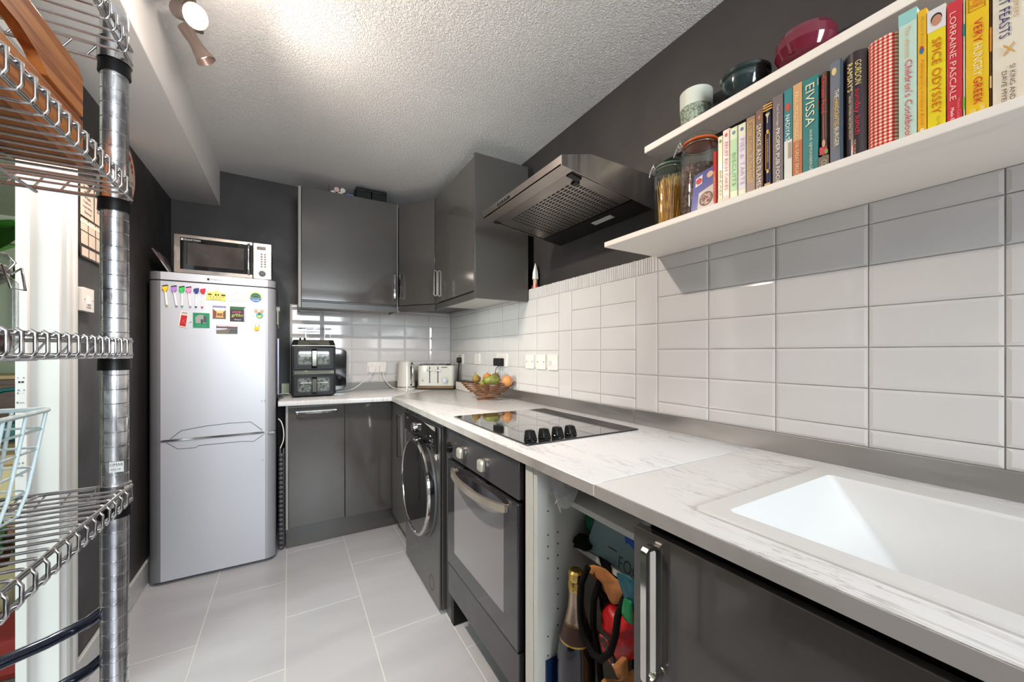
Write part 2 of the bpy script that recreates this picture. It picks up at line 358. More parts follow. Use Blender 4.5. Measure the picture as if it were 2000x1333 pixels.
mb = MB(); mb.box((-3.7,-1.4,0),(-3.6,-.7,2.6)); mb.box((-3.7,1.1,0),(-3.6,5.4,2.6)); mb.box((-3.7,-.7,0),(-3.6,1.1,.8)); mb.box((-3.7,-.7,2.1),(-3.6,1.1,2.6)); struct(mb, 'wall_side', m_green)
struct(MB().box((-.752,3.35,0),(-.70,5.4,2.6)), 'wall_side', m_green)
mb = MB(); mb.box((-3.66,-.7,.8),(-3.62,-.64,2.1)); mb.box((-3.66,1.04,.8),(-3.62,1.1,2.1)); mb.box((-3.66,-.7,.8),(-3.62,1.1,.86)); mb.box((-3.66,-.7,2.04),(-3.62,1.1,2.1)); mb.box((-3.66,.17,.8),(-3.62,.23,2.1))
struct(mb, 'window_2', m_white)
m_dwood = M('dark_wood', (92,58,42), .45, var=((70,42,30), 6, .4, .7), stretch=(1,1,8))
t = thing('sideboard', 'dark wooden sideboard in the room through the doorway', 'sideboard', (-1.95,4.6,0))
MB().box((-2.6,4.35,.04),(-1.5,4.8,1.02),.006).build('body', m_dwood, t)
MB().box((-2.05,4.335,.42),(-1.55,4.352,.98),.004).build('door', m_dwood, t)
MB().box((-2.62,4.33,1.02),(-1.48,4.82,1.05),.004).build('top', M('tan_wood', (196,160,112), .5), t)
t = thing('garden_chair', 'teal metal chair with a curved arm in front of the dark sideboard', 'chair', (-1.72,3.75,0))
m_teal = M('teal_metal', (20,96,92), .25)
MB().tube([(-1.95,3.72,.70),(-1.75,3.75,.90),(-1.60,3.78,.975),(-1.40,3.80,1.0)], .014).build('arm', m_teal, t)
MB().box((-1.9,3.62,.66),(-1.42,3.98,.78),.03).build('seat', m_teal, t)
for dx in (-1.88,-1.44):
    for dy in (3.65,3.95): MB().cyl((dx,dy,0),(dx,dy,.68),.013).build('leg', m_teal, t)
t = thing('storage_crate', 'cream wicker storage box on the floor beyond the doorway', 'box', (-1.5,3.35,0))
MB().box((-1.72,3.2,0),(-1.18,3.55,.60),.02).build('body', M('cream_wicker', (214,196,150), .7, bump=(60,.5,.005)), t)
MB().box((-1.74,3.18,.60),(-1.16,3.57,.66),.01).build('lid', M('tan_board', (190,164,124), .6), t)
m_leaf = M('monstera_leaf', (58,112,40), .35, var=((84,140,56), 5, .4, .7)); m_leafd = M('dark_leaf', (44,84,42), .45)
def leaf(mb, c, ln, wd, az, pitch, n=8):
    c = Vector(c); d = Vector((cos(az)*cos(pitch), sin(az)*cos(pitch), sin(pitch))); s_ = Vector((-sin(az), cos(az), 0)); up = d.cross(s_)
    A = []
    for i in range(n+1):
        t_ = i/n; q = wd*sin(pi*min(1, t_*.92+.08))**.8*(1-.25*t_) if i < n else .002
        p = c + d*ln*t_ + up*(ln*.12*sin(pi*t_)); A.append((p-s_*q+up*.012, p, p+s_*q+up*.012))
    V = [[mb.b.verts.new(p) for p in a] for a in A]
    for i in range(n):
        for j in (0,1): mb.b.faces.new((V[i][j], V[i][j+1], V[i+1][j+1], V[i+1][j]))
t = thing('potted_plant', 'tall broad-leaved green plant seen through the doorway above the jar', 'plant', (-1.36,2.95,0))
mb = MB()
for k in range(16):
    a = k*2.4; leaf(mb, (-1.36+.05*cos(a), 2.95+.05*sin(a), 1.52+.035*(k%6)), .22+.04*(k%3), .095, a, .55-.14*(k%5))
mb.build('leaves', m_leaf, t)
MB().tube([(-1.36,2.95,.28),(-1.355,2.95,.9),(-1.36,2.95,1.70)], .014).build('stem', m_leafd, t)
MB().lathe([(.10,0),(.14,.28),(.15,.30),(.13,.30),(.12,.26)], (-1.36,2.95,.0)).build('pot', M('terracotta', (150,84,56), .7), t)
t = thing('potted_plant', 'low dark-leaved plant on the floor beyond the doorway', 'plant', (-1.12,2.55,0))
mb = MB()
for k in range(14):
    a = k*2.1; leaf(mb, (-1.12+.04*cos(a), 2.62+.04*sin(a), .30+.02*(k%4)), .22+.03*(k%3), .04, a, .6-.2*(k%4))
mb.build('leaves', m_leafd, t); MB().lathe([(.07,0),(.10,.2),(.105,.22),(.09,.22)], (-1.12,2.62,.0)).build('pot', M('cream_pot', (206,190,150), .6), t)
tag(MB().box((-1.25,2.15,.0),(-.84,2.42,.16),.03).build('floor_cushion', M('dark_red_fabric', (120,32,26), .8)), 'dark red cushion on the floor beyond the doorway', 'cushion')
tag(MB().box((-1.6,1.55,.001),(-.80,2.12,.012),.004).build('door_mat', M('dark_mat', (56,56,52), .95, bump=(200,.4,.004))), 'dark grey mat on the floor beyond the doorway', 'mat')

# ------------------------------------------------------------------ worktops, upstand, sink
WT, WB_ = r(-.292), r(-.320)
def worktop(name, poly, label):
    return tag(MB().prism(poly, 'z', WB_, WT, .0022).build(name, [m_marble], ang=50), label, 'worktop', None)
worktop('worktop', [(-.063,2.684),(.586,2.604),(.588,2.606),(1.2405,3.227),(-.063,3.227)], 'marbled white worktop along the back wall under the air fryer')
lw_ = worktop('worktop', [(.586,.6475),(1.2405,.6475),(1.2405,3.2255),(.590,2.6045),(.586,2.6)], 'long marbled white worktop holding the black hob and fruit basket')
SX0, SX1, SY0, SY1 = .648, 1.168, -.38, .446
mb = MB()
for a, c_ in (((.586,.44,WB_),(1.2405,.6425,WT)), ((.586,-1.2,WB_),(.662,.44,WT)), ((1.150,-1.2,WB_),(1.2405,.44,WT)), ((.662,-1.2,WB_),(1.150,-.36,WT))): mb.box(a, c_)
nw = tag(mb.build('worktop', m_marble), 'near marbled white worktop around the white sink', 'worktop')
MB().box((.5842,.6476,WB_),(.5859,2.598,WT-.0012),.0006).build('shaded_front_edge', m_edge_shade, lw_)  # thin strips carrying the painted shade of the worktop fronts
MB().box((.5842,-1.2,WB_),(.5859,.6424,WT-.0012),.0006).build('shaded_front_edge', m_edge_shade, nw)
tag(MB().box((.5845,.6430,WB_+.001),(.612,.6470,WT-.0004)).build('joint_strip', M('white_joint', (236,233,230), .4)), 'thin white joint strip between the two worktops by the open cupboard', 'strip')
mb = MB(); mb.box((1.2385,1.1162,r(-.2925)),(1.2195+.012,3.21,r(-.2345)),.001)
tag(mb.build('steel_upstand', m_steel), 'brushed steel upstand strip behind the black hob', 'upstand')
tag(MB().box((1.2315,-1.1,r(-.2925)),(1.2388,1.1148,r(-.2335)),.001).build('steel_upstand', m_steel), 'brushed steel upstand strip behind the white sink', 'upstand')
tag(MB().box((.30,3.219,r(-.2925)),(1.23,3.2258,r(-.2345)),.001).build('steel_upstand', M('dull_grey_metal', (128,126,120), .5, .5)), 'grey metal upstand strip behind the kettle', 'upstand')
# sink: rim, sloping near-left wall, bowl
t = thing('kitchen_sink', 'large white inset sink with a sloping bowl side', 'sink', (.9,.1,WT-.2))
def frame(x0,y0,x1,y1,z,q): return [(x,y,z) for x,y in rrect(x0,y0,x1,y1,q,4)]
SR = WT+.006
mb = MB(); mb.rings([frame(SX0,SY0,SX1,SY1,WT-.002,.012), frame(SX0,SY0,SX1,SY1,SR-.003,.012), frame(SX0+.003,SY0+.003,SX1-.003,SY1-.003,SR,.010),
                     frame(.688,-.30,1.098,.404,SR,.012), frame(.692,-.296,1.094,.400,SR-.006,.012), frame(.700,-.26,1.086,.288,SR-.165,.018), frame(.712,-.24,1.074,.272,SR-.176,.012)], caps=False)
mb.build('bowl', m_sink, t, ang=28)
MB().box((.705,-.25,SR-.180),(1.08,.28,SR-.1762)).build('bowl_floor', m_sink, t)
MB().lathe([(.045,0),(.045,.003),(.036,.003),(.034,.001)], (.89,-.05,SR-.176)).build('drain', m_chrome, t)

# ------------------------------------------------------------------ base units
def bx(a, c, name, mat, parent, bev=.0012, **k): return MB().box(a, c, bev).build(name, mat, parent, **k)
DZ0, DZ1 = r(-1.078), r(-.338)
t = thing('base_cabinet', 'dark grey gloss cupboard beside the fridge with a horizontal chrome handle', 'cupboard', (.15,2.95,0))
bx((-.022,2.738,.13),(.306,3.20,WB_-.001),'body',m_carc,t); bx((-.024,2.716,.13),(-.010,2.738,WB_-.002),'side_panel',m_lgrey,t)
d = bx((-.008,2.716,DZ0),(.3085,2.736,DZ1),'door',m_gloss,t,.002)
bow(d, 2.716, .030, .030, .262, r(-.372), .012, 'h')
t = thing('base_cabinet', 'plain dark grey gloss corner cupboard without a handle', 'cupboard', (.48,2.95,0))
bx((.308,2.738,.13),(.66,3.20,WB_-.001),'body',m_carc,t); bx((.3125,2.716,DZ0),(.640,2.736,DZ1),'door',m_gloss,t,.002)
tag(bx((-.024,2.758,.001),(.69,2.772,.128),'plinth',m_gloss,None), 'dark grey gloss plinth under the back cupboards', 'plinth')
tag(bx((.66,2.31,.001),(.674,2.757,.128),'plinth',m_gloss,None), 'dark plinth running behind the washing machine', 'plinth')
t = thing('base_cabinet', 'narrow dark cupboard tucked between corner and washing machine', 'cupboard', (.9,2.47,0))
bx((.63,2.335,.13),(1.2,2.714,WB_-.001),'body',m_carc,t)
d = bx((.608,2.330,r(-1.10)),(.628,2.690,DZ1),'door',m_gloss,t,.002)
bow(d, .608, .030, r(-.66), r(-.385), 2.445, .012, 'x')

# washing machine
t = thing('washing_machine', 'graphite front-loading washing machine under the worktop', 'washing machine', (.9,1.995,0))
WX = .598
bx((WX+.012,1.700,.012),(1.19,2.292,r(-.338)),'body',m_wmac,t,.006)
mb = MB(); mb.prism([(1.70,.018),(2.292,.018),(2.292,r(-.345)),(1.70,r(-.345))], 'x', WX, WX+.0125, .004); mb.build('front_panel', m_wmac, t)
p = MB().prism([(1.725,r(-.475)),(2.286,r(-.445)),(2.286,r(-.348)),(1.725,r(-.348))], 'x', WX-.010, WX+.002, .004).build('control_panel', m_blackg, t)
MB().cyl((WX-.010,2.045,r(-.398)),(WX-.032,2.045,r(-.398)),.027,.025,32).build('dial', m_chrome, p)
MB().cyl((WX-.0322,2.045,r(-.398)),(WX-.034,2.045,r(-.398)),.021,.021,32).build('dial_face', m_dgrey, p)
lettering(p, 'Haier', m_lgrey, (WX-.0104,2.215,r(-.372)), (0,-1,0), (0,0,1), .040, .010)
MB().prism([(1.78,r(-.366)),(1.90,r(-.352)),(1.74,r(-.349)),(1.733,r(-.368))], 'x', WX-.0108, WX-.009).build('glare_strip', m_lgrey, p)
for yy, zz, s, wd in ((1.86,-.412,'A',.006),(1.80,-.402,'--',.02),(1.79,-.425,'oo -- o',.05),(1.775,-.44,'+ -- .',.045),(1.77,-.415,'8',.006)): lettering(p, s, m_socket, (WX-.0104,yy,r(zz)), (0,-1,0), (0,0,1), wd, .006)
MB().box((WX-.004,2.20,r(-.505)),(WX+.004,2.285,r(-.452)),.003).build('detergent_drawer', m_wmac, t)
lettering(t, 'A', m_socket, (WX-.0005,1.765,r(-.492)), (0,-1,0), (0,0,1), .012, .02); MB().box((WX-.001,1.738,r(-.507)),(WX,1.752,r(-.480))).build('sticker', m_socket, t)
cy, cz = 1.985, r(-.690)
def ringx(mb, c, prof, n=56): mb.rings([[(x, c[0]+q*cos(2*pi*i/n), c[1]+q*sin(2*pi*i/n)) for i in range(n)] for x, q in prof]); return mb
ringx(MB(), (cy,cz), [(WX+.004,.262),(WX-.004,.262),(WX-.010,.255)]).build('door_surround', m_dgrey, t)
d = ringx(MB(), (cy,cz), [(WX-.008,.252),(WX-.030,.246),(WX-.040,.240)]).build('door', m_blackg, t)
n = 56; mb = MB(); mb.rings([[(x, cy+q*cos(2*pi*i/n), cz+q*sin(2*pi*i/n)) for i in range(n)] for x, q in ((WX-.030,.247),(WX-.040,.246),(WX-.044,.240),(WX-.044,.230),(WX-.040,.228),(WX-.036,.229))], closed=True); mb.build('chrome_ring', m_chrome, d)
ringx(MB(), (cy,cz), [(WX-.0405,.228),(WX-.041,.165),(WX-.036,.160),(WX-.030,.02)]).build('door_glass', m_blackg, d)
mb = MB(); n = 40; mb.rings([[(x, 1.815+q*cos(2*pi*i/n), r(-1.122)+q*sin(2*pi*i/n)) for i in range(n)] for x, q in ((WX-.001,.036),(WX-.0016,.0345),(WX-.001,.033))], closed=True); mb.build('filter_cover', m_dgrey, t)
for yy in (1.74,2.25): MB().cyl((.66,yy,0),(.66,yy,.014),.02).build('foot', m_blackp, t)

# oven in its housing
t = thing('oven', 'built-in grey glass oven under the hob', 'oven', (.9,1.28,0))
OX = .597; Y0, Y1 = .988, 1.580
bx((OX+.022,.972,r(-1.05)),(1.15,1.592,r(-.335)),'body',m_blackp,t)
cp = bx((OX,Y0,r(-.447)),(OX+.02,Y1,r(-.329)),'control_panel',m_oven,t,.003)
for yy in (1.405,1.213):
    k = MB().cyl((OX,yy,r(-.394)),(OX-.008,yy,r(-.394)),.024,.024,28).build('knob', m_steel, cp)
    MB().box((OX-.030,yy-.019,r(-.394)-.021),(OX-.008,yy+.019,r(-.394)+.021),.009).build('grip', M('satin_knob', (214,209,194), .32, .6), k)
    lettering(cp, "' .", m_ink, (OX-.0002,yy-.003,r(-.352)), (0,-1,0), (0,0,1), .03, .008)
MB().cyl((OX,1.552,r(-.405)),(OX-.024,1.552,r(-.405)),.023,.021,28).build('timer_knob', m_blackg, cp)
d = bx((OX-.004,Y0,r(-.906)),(OX+.018,Y1,r(-.458)),'door',M('smoked_glass', (44,42,46), .06, coat=.5),t,.003)
bx((OX-.0046,1.074,r(-.835)),(OX-.0038,1.500,r(-.512)),'window',M('oven_window', (128,124,126), .06, coat=.8),d,0)
pts = []
for i in range(17):
    a = i/16; pts.append((OX-.012-.036*sin(pi*a)**.6, 1.500-.455*a, r(-.488)-.006*sin(pi*a)))
mb = MB(); 
rs = []
for i, p in enumerate(pts):
    hh_ = .012; th = .006; rs.append([(p[0]-th,p[1],p[2]-hh_),(p[0]+th,p[1],p[2]-hh_),(p[0]+th,p[1],p[2]+hh_),(p[0]-th,p[1],p[2]+hh_)])
mb.rings(rs); mb.cyl((OX-.005,1.492,r(-.488)),(OX-.018,1.492,r(-.488)),.009); mb.cyl((OX-.005,1.053,r(-.488)),(OX-.018,1.053,r(-.488)),.009)
mb.build('handle', M('bronze_bar', (236,222,206), .28, .9), d, ang=60)
bx((OX,Y0,r(-1.040)),(OX+.02,Y1,r(-.913)),'lower_panel',m_oven,t,.002)
t = thing('oven_housing', 'dark housing panels either side of the oven down to the floor', 'housing', (.9,1.28,0))
bx((.632,1.640,0),(1.22,1.696,r(-.322)),'side_panel',m_carc,t)
bx((.628,1.598,.001),(1.22,1.632,r(-.34)),'side_panel',m_blackp,t)
bx((.620,.954,.001),(1.22,.968,r(-.322)),'side_panel',m_blackp,t)
tag(bx((.76,.97,.001),(.775,1.597,.16),'plinth',m_blackp,None), 'dark plinth set back under the oven', 'plinth')

# open cupboard with white carcass
t = thing('base_cabinet', 'open doorless white cupboard full of bags beside the oven', 'cupboard', (.9,.72,0))
bx((.598,.914,.0),(1.20,.9515,r(-.322)),'end_panel',m_wcarc,t); bx((.600,.893,.10),(1.20,.912,r(-.322)),'side_panel',m_wcarc,t)
bx((.6205,.5225,.10),(1.20,.538,r(-.345)),'side_panel',m_wcarc,t); bx((1.19,.538,.10),(1.198,.893,r(-.345)),'back_panel',m_wcarc,t)
bx((.600,.538,.10),(1.19,.893,.118),'bottom_panel',m_wcarc,t)
bx((.676,.5385,r(-.427)),(1.19,.8925,r(-.411)),'shelf',m_wcarc,t); bx((.736,.5385,r(-.584)),(1.19,.8925,r(-.568)),'shelf',m_wcarc,t)
mb = MB()
for x_, zs_ in ((.637,(-.452,-.520,-.553,-.587,-.81,-.865,-.92)),(.672,(-.52,-.553,-.587,-.625,-.655,-.70,-.742,-.79))):
    for z_ in zs_: mb.cyl((x_,.8928,r(z_)),(x_,.8921,r(z_)),.0024,n=10)
mb.build('shelf_pin_hole', m_ink, t)
t = thing('base_cabinet', 'dark grey gloss sink cupboard with a tall chrome handle', 'cupboard', (.9,.1,0))
bx((.622,-.60,.10),(1.2,.519,r(-.49)),'body',m_carc,t)
bx((.622,-.60,r(-.49)),(.640,.519,r(-.322)),'front_rail',m_blackp,t)
d = bx((.597,-.60,.14),(.617,.541,r(-.345)),'door',m_gloss,t,.0015)
bow(d, .597, .034, r(-.615), r(-.348)-.012, .488, .013, 'x')
# ------------------------------------------------------------------ wall cupboards
UB, UT = r(.352), r(1.112)
t = thing('wall_cabinet', 'dark grey gloss wall cupboard over the air fryer', 'wall cupboard', (.37,3.05,r(.31)))
bx((.062,2.922,r(.350)),(.690,3.225,UT),'body',m_carc,t); bx((.046,2.900,r(.306)),(.062,3.225,UT),'side_panel',m_lgrey,t)
d = bx((.0645,2.900,UB+.006),(.692,2.920,UT),'door',m_gloss,t,.002); bow(d, 2.900, .028, r(.400), r(.585), .668, .012, 'y')
bx((.0645,2.908,r(.306)),(.692,2.924,r(.346)),'pelmet',m_carc,t)
t = thing('wall_cabinet', 'dark grey gloss corner wall cupboard with a diagonal door', 'wall cupboard', (.95,2.95,r(.31)))
MB().prism([(.716,2.925),(.918,2.665),(1.225,2.665),(1.225,3.225),(.716,3.225)], 'z', r(.352), UT).build('body', m_carc, t)
MB().box((.694,2.912,r(.31)),(.700,3.2,UT)).build('edge_strip', m_lgrey, t)
dv = Vector((.898-.700, 2.643-2.900, 0)); dl = dv.length; ang = math.atan2(dv.y, dv.x)
T = Matrix.Translation((.700,2.900,0)) @ Matrix.Rotation(ang, 4, 'Z')
mb = MB(); mb.T = T; mb.box((.004,0,UB+.004),(dl-.003,.02,UT),.002); d = mb.build('door', m_gloss, t)
def bowT(parent, T, u, z0, z1, out=.028, width=.012):
    O = rrect(-out, z0, 0, z1, .013, 3); I = rrect(-out+.0075, z0+.0075, -.004, z1-.0075, .006, 3); W0, W1 = u-width/2, u+width/2
    mb = MB(); mb.T = T
    mb.rings([[(W0,a,b_) for a,b_ in O],[(W1,a,b_) for a,b_ in O],[(W1,a,b_) for a,b_ in I],[(W0,a,b_) for a,b_ in I]], closed=True); return mb.build('handle', m_chrome, parent)
bowT(d, T, .035, r(.400), r(.585))
mb = MB(); mb.T = T; mb.box((.012,.006,r(.306)),(dl-.006,.022,r(.346))); mb.build('pelmet', m_carc, t)
t = thing('wall_cabinet', 'dark grey gloss wall cupboard on the right wall beside the hood', 'wall cupboard', (1.08,2.3,r(.31)))
bx((.920,1.960,r(.345)),(1.232,2.660,UT),'body',m_carc,t)
bx((.888,1.938,r(.308)),(1.2375,1.9575,UT+.006),'end_panel',M('grey_matt_panel', (74,71,68), .3, coat=.2),t,.001)
d = bx((.898,1.972,UB+.004),(.917,2.6405,UT),'door',m_gloss,t,.002); bow(d, .898, .028, r(.400), r(.585), 2.600, .012, 'x')
bx((.903,1.960,r(.312)),(.919,2.64,r(.348)),'pelmet',m_carc,t); bx((.92,1.96,r(.336)),(1.232,2.66,r(.3445)),'underside_panel',m_wcarc,t)
MB().box((.9165,1.959,UB),(.9195,1.9715,UT)).build('shadow_gap', m_blackp, t)

# things lying on top of the cupboards
t = thing('clear_tray', 'clear plastic tray of rolled sachets on top of the wall cupboard', 'tray', (.31,3.02,UT))
mb = MB(); mb.box((.235,2.95,UT),(.400,3.12,UT+.003)); mb.box((.235,2.95,UT),(.238,3.12,UT+.07)); mb.box((.397,2.95,UT),(.400,3.12,UT+.07)); mb.box((.235,3.117,UT),(.400,3.12,UT+.09)); mb.build('tray', m_thin, t)
for i, (x_, z_, c_) in enumerate(((.285,.046,(206,170,160)),(.325,.046,(206,204,200)),(.308,.0175,(214,190,170)),(.262,.018,(200,200,196)))):
    tag(MB().cyl((x_,2.965,UT+.003+z_),(x_,3.09,UT+.003+z_),.017,n=20).build('sachet_roll', flat('roll%d'%i, c_, .35)), ('pink end of a rolled sachet lying in the clear tray','silver end of a rolled sachet lying in the clear tray','small pale roll beneath the pink and silver rolls','pale grey roll at the side of the clear tray')[i], 'roll', 'rolls in the clear tray')
tag(MB().box((.345,2.958,UT+.0035),(.395,3.05,UT+.035),.006).build('blue_packet', flat('packet_blue', (84,104,150), .4)), 'blue packet lying in the clear tray on the cupboard', 'packet')
for x0, x1, lb in ((.4115,.518,'left-hand one of two black boxes on top of the wall cupboard'),(.5215,.628,'right-hand one of two black boxes on top of the wall cupboard')):
    t = thing('storage_box', lb, 'box', ((x0+x1)/2,3.02,UT), group='black boxes on the cupboard')
    bx((x0+.001,2.951,UT+.0005),(x1-.001,3.10,UT+.070),'body',m_blackp,t,.003); bx((x0,2.950,UT+.0705),(x1,3.101,UT+.094),'lid',m_blackp,t,.003)

# ------------------------------------------------------------------ cooker hood
t = thing('cooker_hood', 'dark steel visor cooker hood with slotted grease filter', 'cooker hood', (1.05,1.38,r(.59)))
HY0, HY1 = 1.063, 1.688
side = [(.817,r(.656)),(.817,r(.692)),(.951,r(.728)),(1.2885,r(.728)),(1.2885,r(.590)),(1.276,r(.590)),(1.276,r(.600)),(.826,r(.662)),(.826,r(.656))]
for ya, yb in ((HY0,HY0+.004),(HY1-.004,HY1)):
    mb = MB(); mb.prism([(.817,r(.656)),(.817,r(.692)),(.951,r(.728)),(1.2885,r(.728)),(1.2885,r(.590))], 'y', ya, yb); mb.build('side_panel', m_hood, t)
mb = MB(); mb.prism([(.817,r(.656)),(.817,r(.692)),(.951,r(.728)),(1.2885,r(.728)),(1.2885,r(.724)),(.953,r(.724)),(.821,r(.689)),(.821,r(.656))], 'y', HY0+.004, HY1-.004); mb.build('canopy', m_hood, t)
def und(x): return r(.656 - (x-.817)*(.656-.590)/(1.2885-.817))          # the sloping underside
mb = MB(); mb.hexa([(.817,HY0+.0045,und(.817)),(.868,HY0+.0045,und(.868)),(.868,HY1-.0045,und(.868)),(.817,HY1-.0045,und(.817)),(.817,HY0+.0045,und(.817)+.006),(.868,HY0+.0045,und(.868)+.006),(.868,HY1-.0045,und(.868)+.006),(.817,HY1-.0045,und(.817)+.006)])
mb.build('front_lip', m_hood, t)
m_filt = M('filter_steel', (150,143,138), .33, 1., rvar=(8,.08))
fx0, fx1 = .872, 1.170; 
mb = MB(); mb.hexa([(fx0,HY0+.012,und(fx0)+.003),(fx1,HY0+.012,und(fx1)+.003),(fx1,HY1-.012,und(fx1)+.003),(fx0,HY1-.012,und(fx0)+.003)]+[(fx0,HY0+.012,und(fx0)+.010),(fx1,HY0+.012,und(fx1)+.010),(fx1,HY1-.012,und(fx1)+.010),(fx0,HY1-.012,und(fx0)+.010)], .002)
fp = mb.build('filter_panel', m_filt, t)
mb = MB()
for i in range(16):                                                       # punched slots, pattern of the filter panel
    yy = HY0+.075 + i*.030
    for j in range(17):
        xx = .925 + j*.0145; z_ = und(xx)+.0026; dy = .009
        mb.hexa([(xx-.0032,yy-dy,z_+.0004-.001),(xx+.0032,yy-dy,z_-.001),(xx+.0032,yy+dy,z_-.001),(xx-.0032,yy+dy,z_+.0004-.001)]+[(xx-.0032,yy-dy,z_+.002),(xx+.0032,yy-dy,z_+.002),(xx+.0032,yy+dy,z_+.002),(xx-.0032,yy+dy,z_+.002)])
o = mb.build('slots', m_ink, fp, smooth=False); o['kind'] = 'stuff'
mb = MB(); q0, q1 = 1.176, 1.284
mb.hexa([(q0,HY0+.006,und(q0)+.001),(q1,HY0+.006,und(q1)+.001),(q1,HY1-.006,und(q1)+.001),(q0,HY1-.006,und(q0)+.001)]+[(q0,HY0+.006,und(q0)+.01),(q1,HY0+.006,und(q1)+.01),(q1,HY1-.006,und(q1)+.01),(q0,HY1-.006,und(q0)+.01)]); lp = mb.build('light_panel', M('hood_dark', (52,50,50), .3, .6), t)
mb = MB(); q0, q1 = 1.205, 1.232
mb.hexa([(q0,1.225,und(q0)-.001),(q1,1.225,und(q1)-.001),(q1,1.345,und(q1)-.001),(q0,1.345,und(q0)-.001)]+[(q0,1.225,und(q0)+.004),(q1,1.225,und(q1)+.004),(q1,1.345,und(q1)+.004),(q0,1.345,und(q0)+.004)]); mb.build('lamp_cover', M('frosted_cover', (196,196,192), .3), lp)
mb = MB(); mb.hexa([(.872,HY0+.02,und(.872)-.003),(.925,HY0+.02,und(.925)-.004),(.925,HY0+.046,und(.925)-.004),(.872,HY0+.046,und(.872)-.003)]+[(.872,HY0+.02,und(.872)+.005),(.925,HY0+.02,und(.925)+.005),(.925,HY0+.046,und(.925)+.005),(.872,HY0+.046,und(.872)+.005)],.002)
mb.hexa([(.918,HY0+.046,und(.918)-.006),(.938,HY0+.046,und(.938)-.006),(.938,HY0+.075,und(.938)-.006),(.918,HY0+.075,und(.918)-.006)]+[(.918,HY0+.046,und(.918)+.004),(.938,HY0+.046,und(.938)+.004),(.938,HY0+.075,und(.938)+.004),(.918,HY0+.075,und(.918)+.004)],.002)
mb.build('hinge_bracket', m_blackp, t)
MB().box((.872,HY1-.022,und(.872)-.006),(.905,HY1-.006,und(.872)+.002),.002).build('hinge_bracket', m_blackp, t)
cpn = MB().prism([(a,b_) for a,b_ in rrect(1.425,r(.668),1.540,r(.681),.006,4)], 'x', .8152, .8172).build('switch_plate', m_blackg, t)
for yy in (1.450,1.475,1.498,1.522): MB().cyl((.8155,yy,r(.6745)),(.8138,yy,r(.6745)),.0042,n=16).build('switch', m_chrome, cpn)

# ------------------------------------------------------------------ the two long shelves
tag(MB().hexa([(.957,-1.1,r(.372)),(1.2895,-1.1,r(.3725)),(1.2895,1.002,r(.3725)),(.957,1.002,r(.372)),(.957,-1.1,r(.391)),(1.2895,-1.1,r(.391)),(1.2895,1.002,r(.391)),(.957,1.002,r(.391))], .003).build('wall_shelf', m_shelf), 'lower long white wooden shelf carrying the row of cookbooks', 'shelf')
tag(MB().box((1.176,-1.1,r(.766)),(1.2895,1.015,r(.793)),.004).build('wall_shelf', m_shelf), 'upper narrow white wooden shelf above the cookbooks', 'shelf')
ST = r(.3915)
# rocket ornament
t = thing('ornament', 'small white, wood and red rocket ornament on the tile ledge', 'ornament', (1.262,1.895,r(.3845)))
MB().lathe([(.0125,0),(.0125,.075)], (1.262,1.898,r(.385)), 12).build('body', M('bare_wood', (206,176,148), .6), t)
MB().lathe([(.0195,.055),(.017,.095),(.0015,.150)], (1.262,1.898,r(.385)), 6).build('nose_cone', flat('white_card', (226,222,218), .5), t)
MB().prism([(1.872,r(.385)),(1.872,r(.405)),(1.878,r(.414)),(1.886,r(.405)),(1.886,r(.385))], 'x', 1.256, 1.262).build('fin', flat('red_card', (176,48,48), .5), t)
MB().prism([(1.913,r(.385)),(1.913,r(.397)),(1.905,r(.403)),(1.905,r(.385))], 'x', 1.246, 1.250).build('fin', flat('red_card', (176,48,48), .5), t)
# pots and bowls on the upper shelf
US = r(.7935)
t = thing('plant_pot', 'white and sage ceramic pot with patterned lower band on the upper shelf', 'pot', (1.236,.838,US))
MB().lathe([(.040,0),(.048,.004),(.052,.060),(.0525,.062)], (1.236,.838,US), 40).build('patterned_band', M('sage_band', (166,176,158), .6, var=((112,124,104), 120, .45, .55), bump=(140,.8,.003)), t)
MB().lathe([(.0525,.062),(.053,.118),(.050,.120),(.049,.118),(.048,.07)], (1.236,.838,US), 40).build('rim', flat('pale_sage', (212,216,204), .4), t)
m_gb = M('dark_green_glaze', (40,54,54), .12, var=((20,28,30), 12, .4, .6), coat=.5)
tag(MB().lathe([(.028,0),(.034,.004),(.052,.020),(.062,.042),(.064,.058),(.069,.066),(.070,.074),(.066,.078),(.060,.072),(.055,.05),(.03,.02)], (1.232,.668,US), 44).build('bowl', m_gb), 'dark green glazed bowl between the sage pot and burgundy bowl', 'bowl')
tag(MB().lathe([(.026,0),(.036,.004),(.060,.022),(.071,.046),(.070,.070),(.063,.084),(.058,.082),(.062,.05),(.03,.02)], (1.236,.508,US), 44).build('bowl', M('burgundy_glaze', (112,34,52), .1, coat=.6)), 'burgundy glazed bowl on the upper shelf, nearest the lens', 'bowl')
tag(MB().lathe([(.030,0),(.034,.003),(.034,.018),(.030,.02)], (1.225,.752,US), 28).build('dish', m_blackp), 'small black dish tucked between the sage pot and green bowl', 'dish')

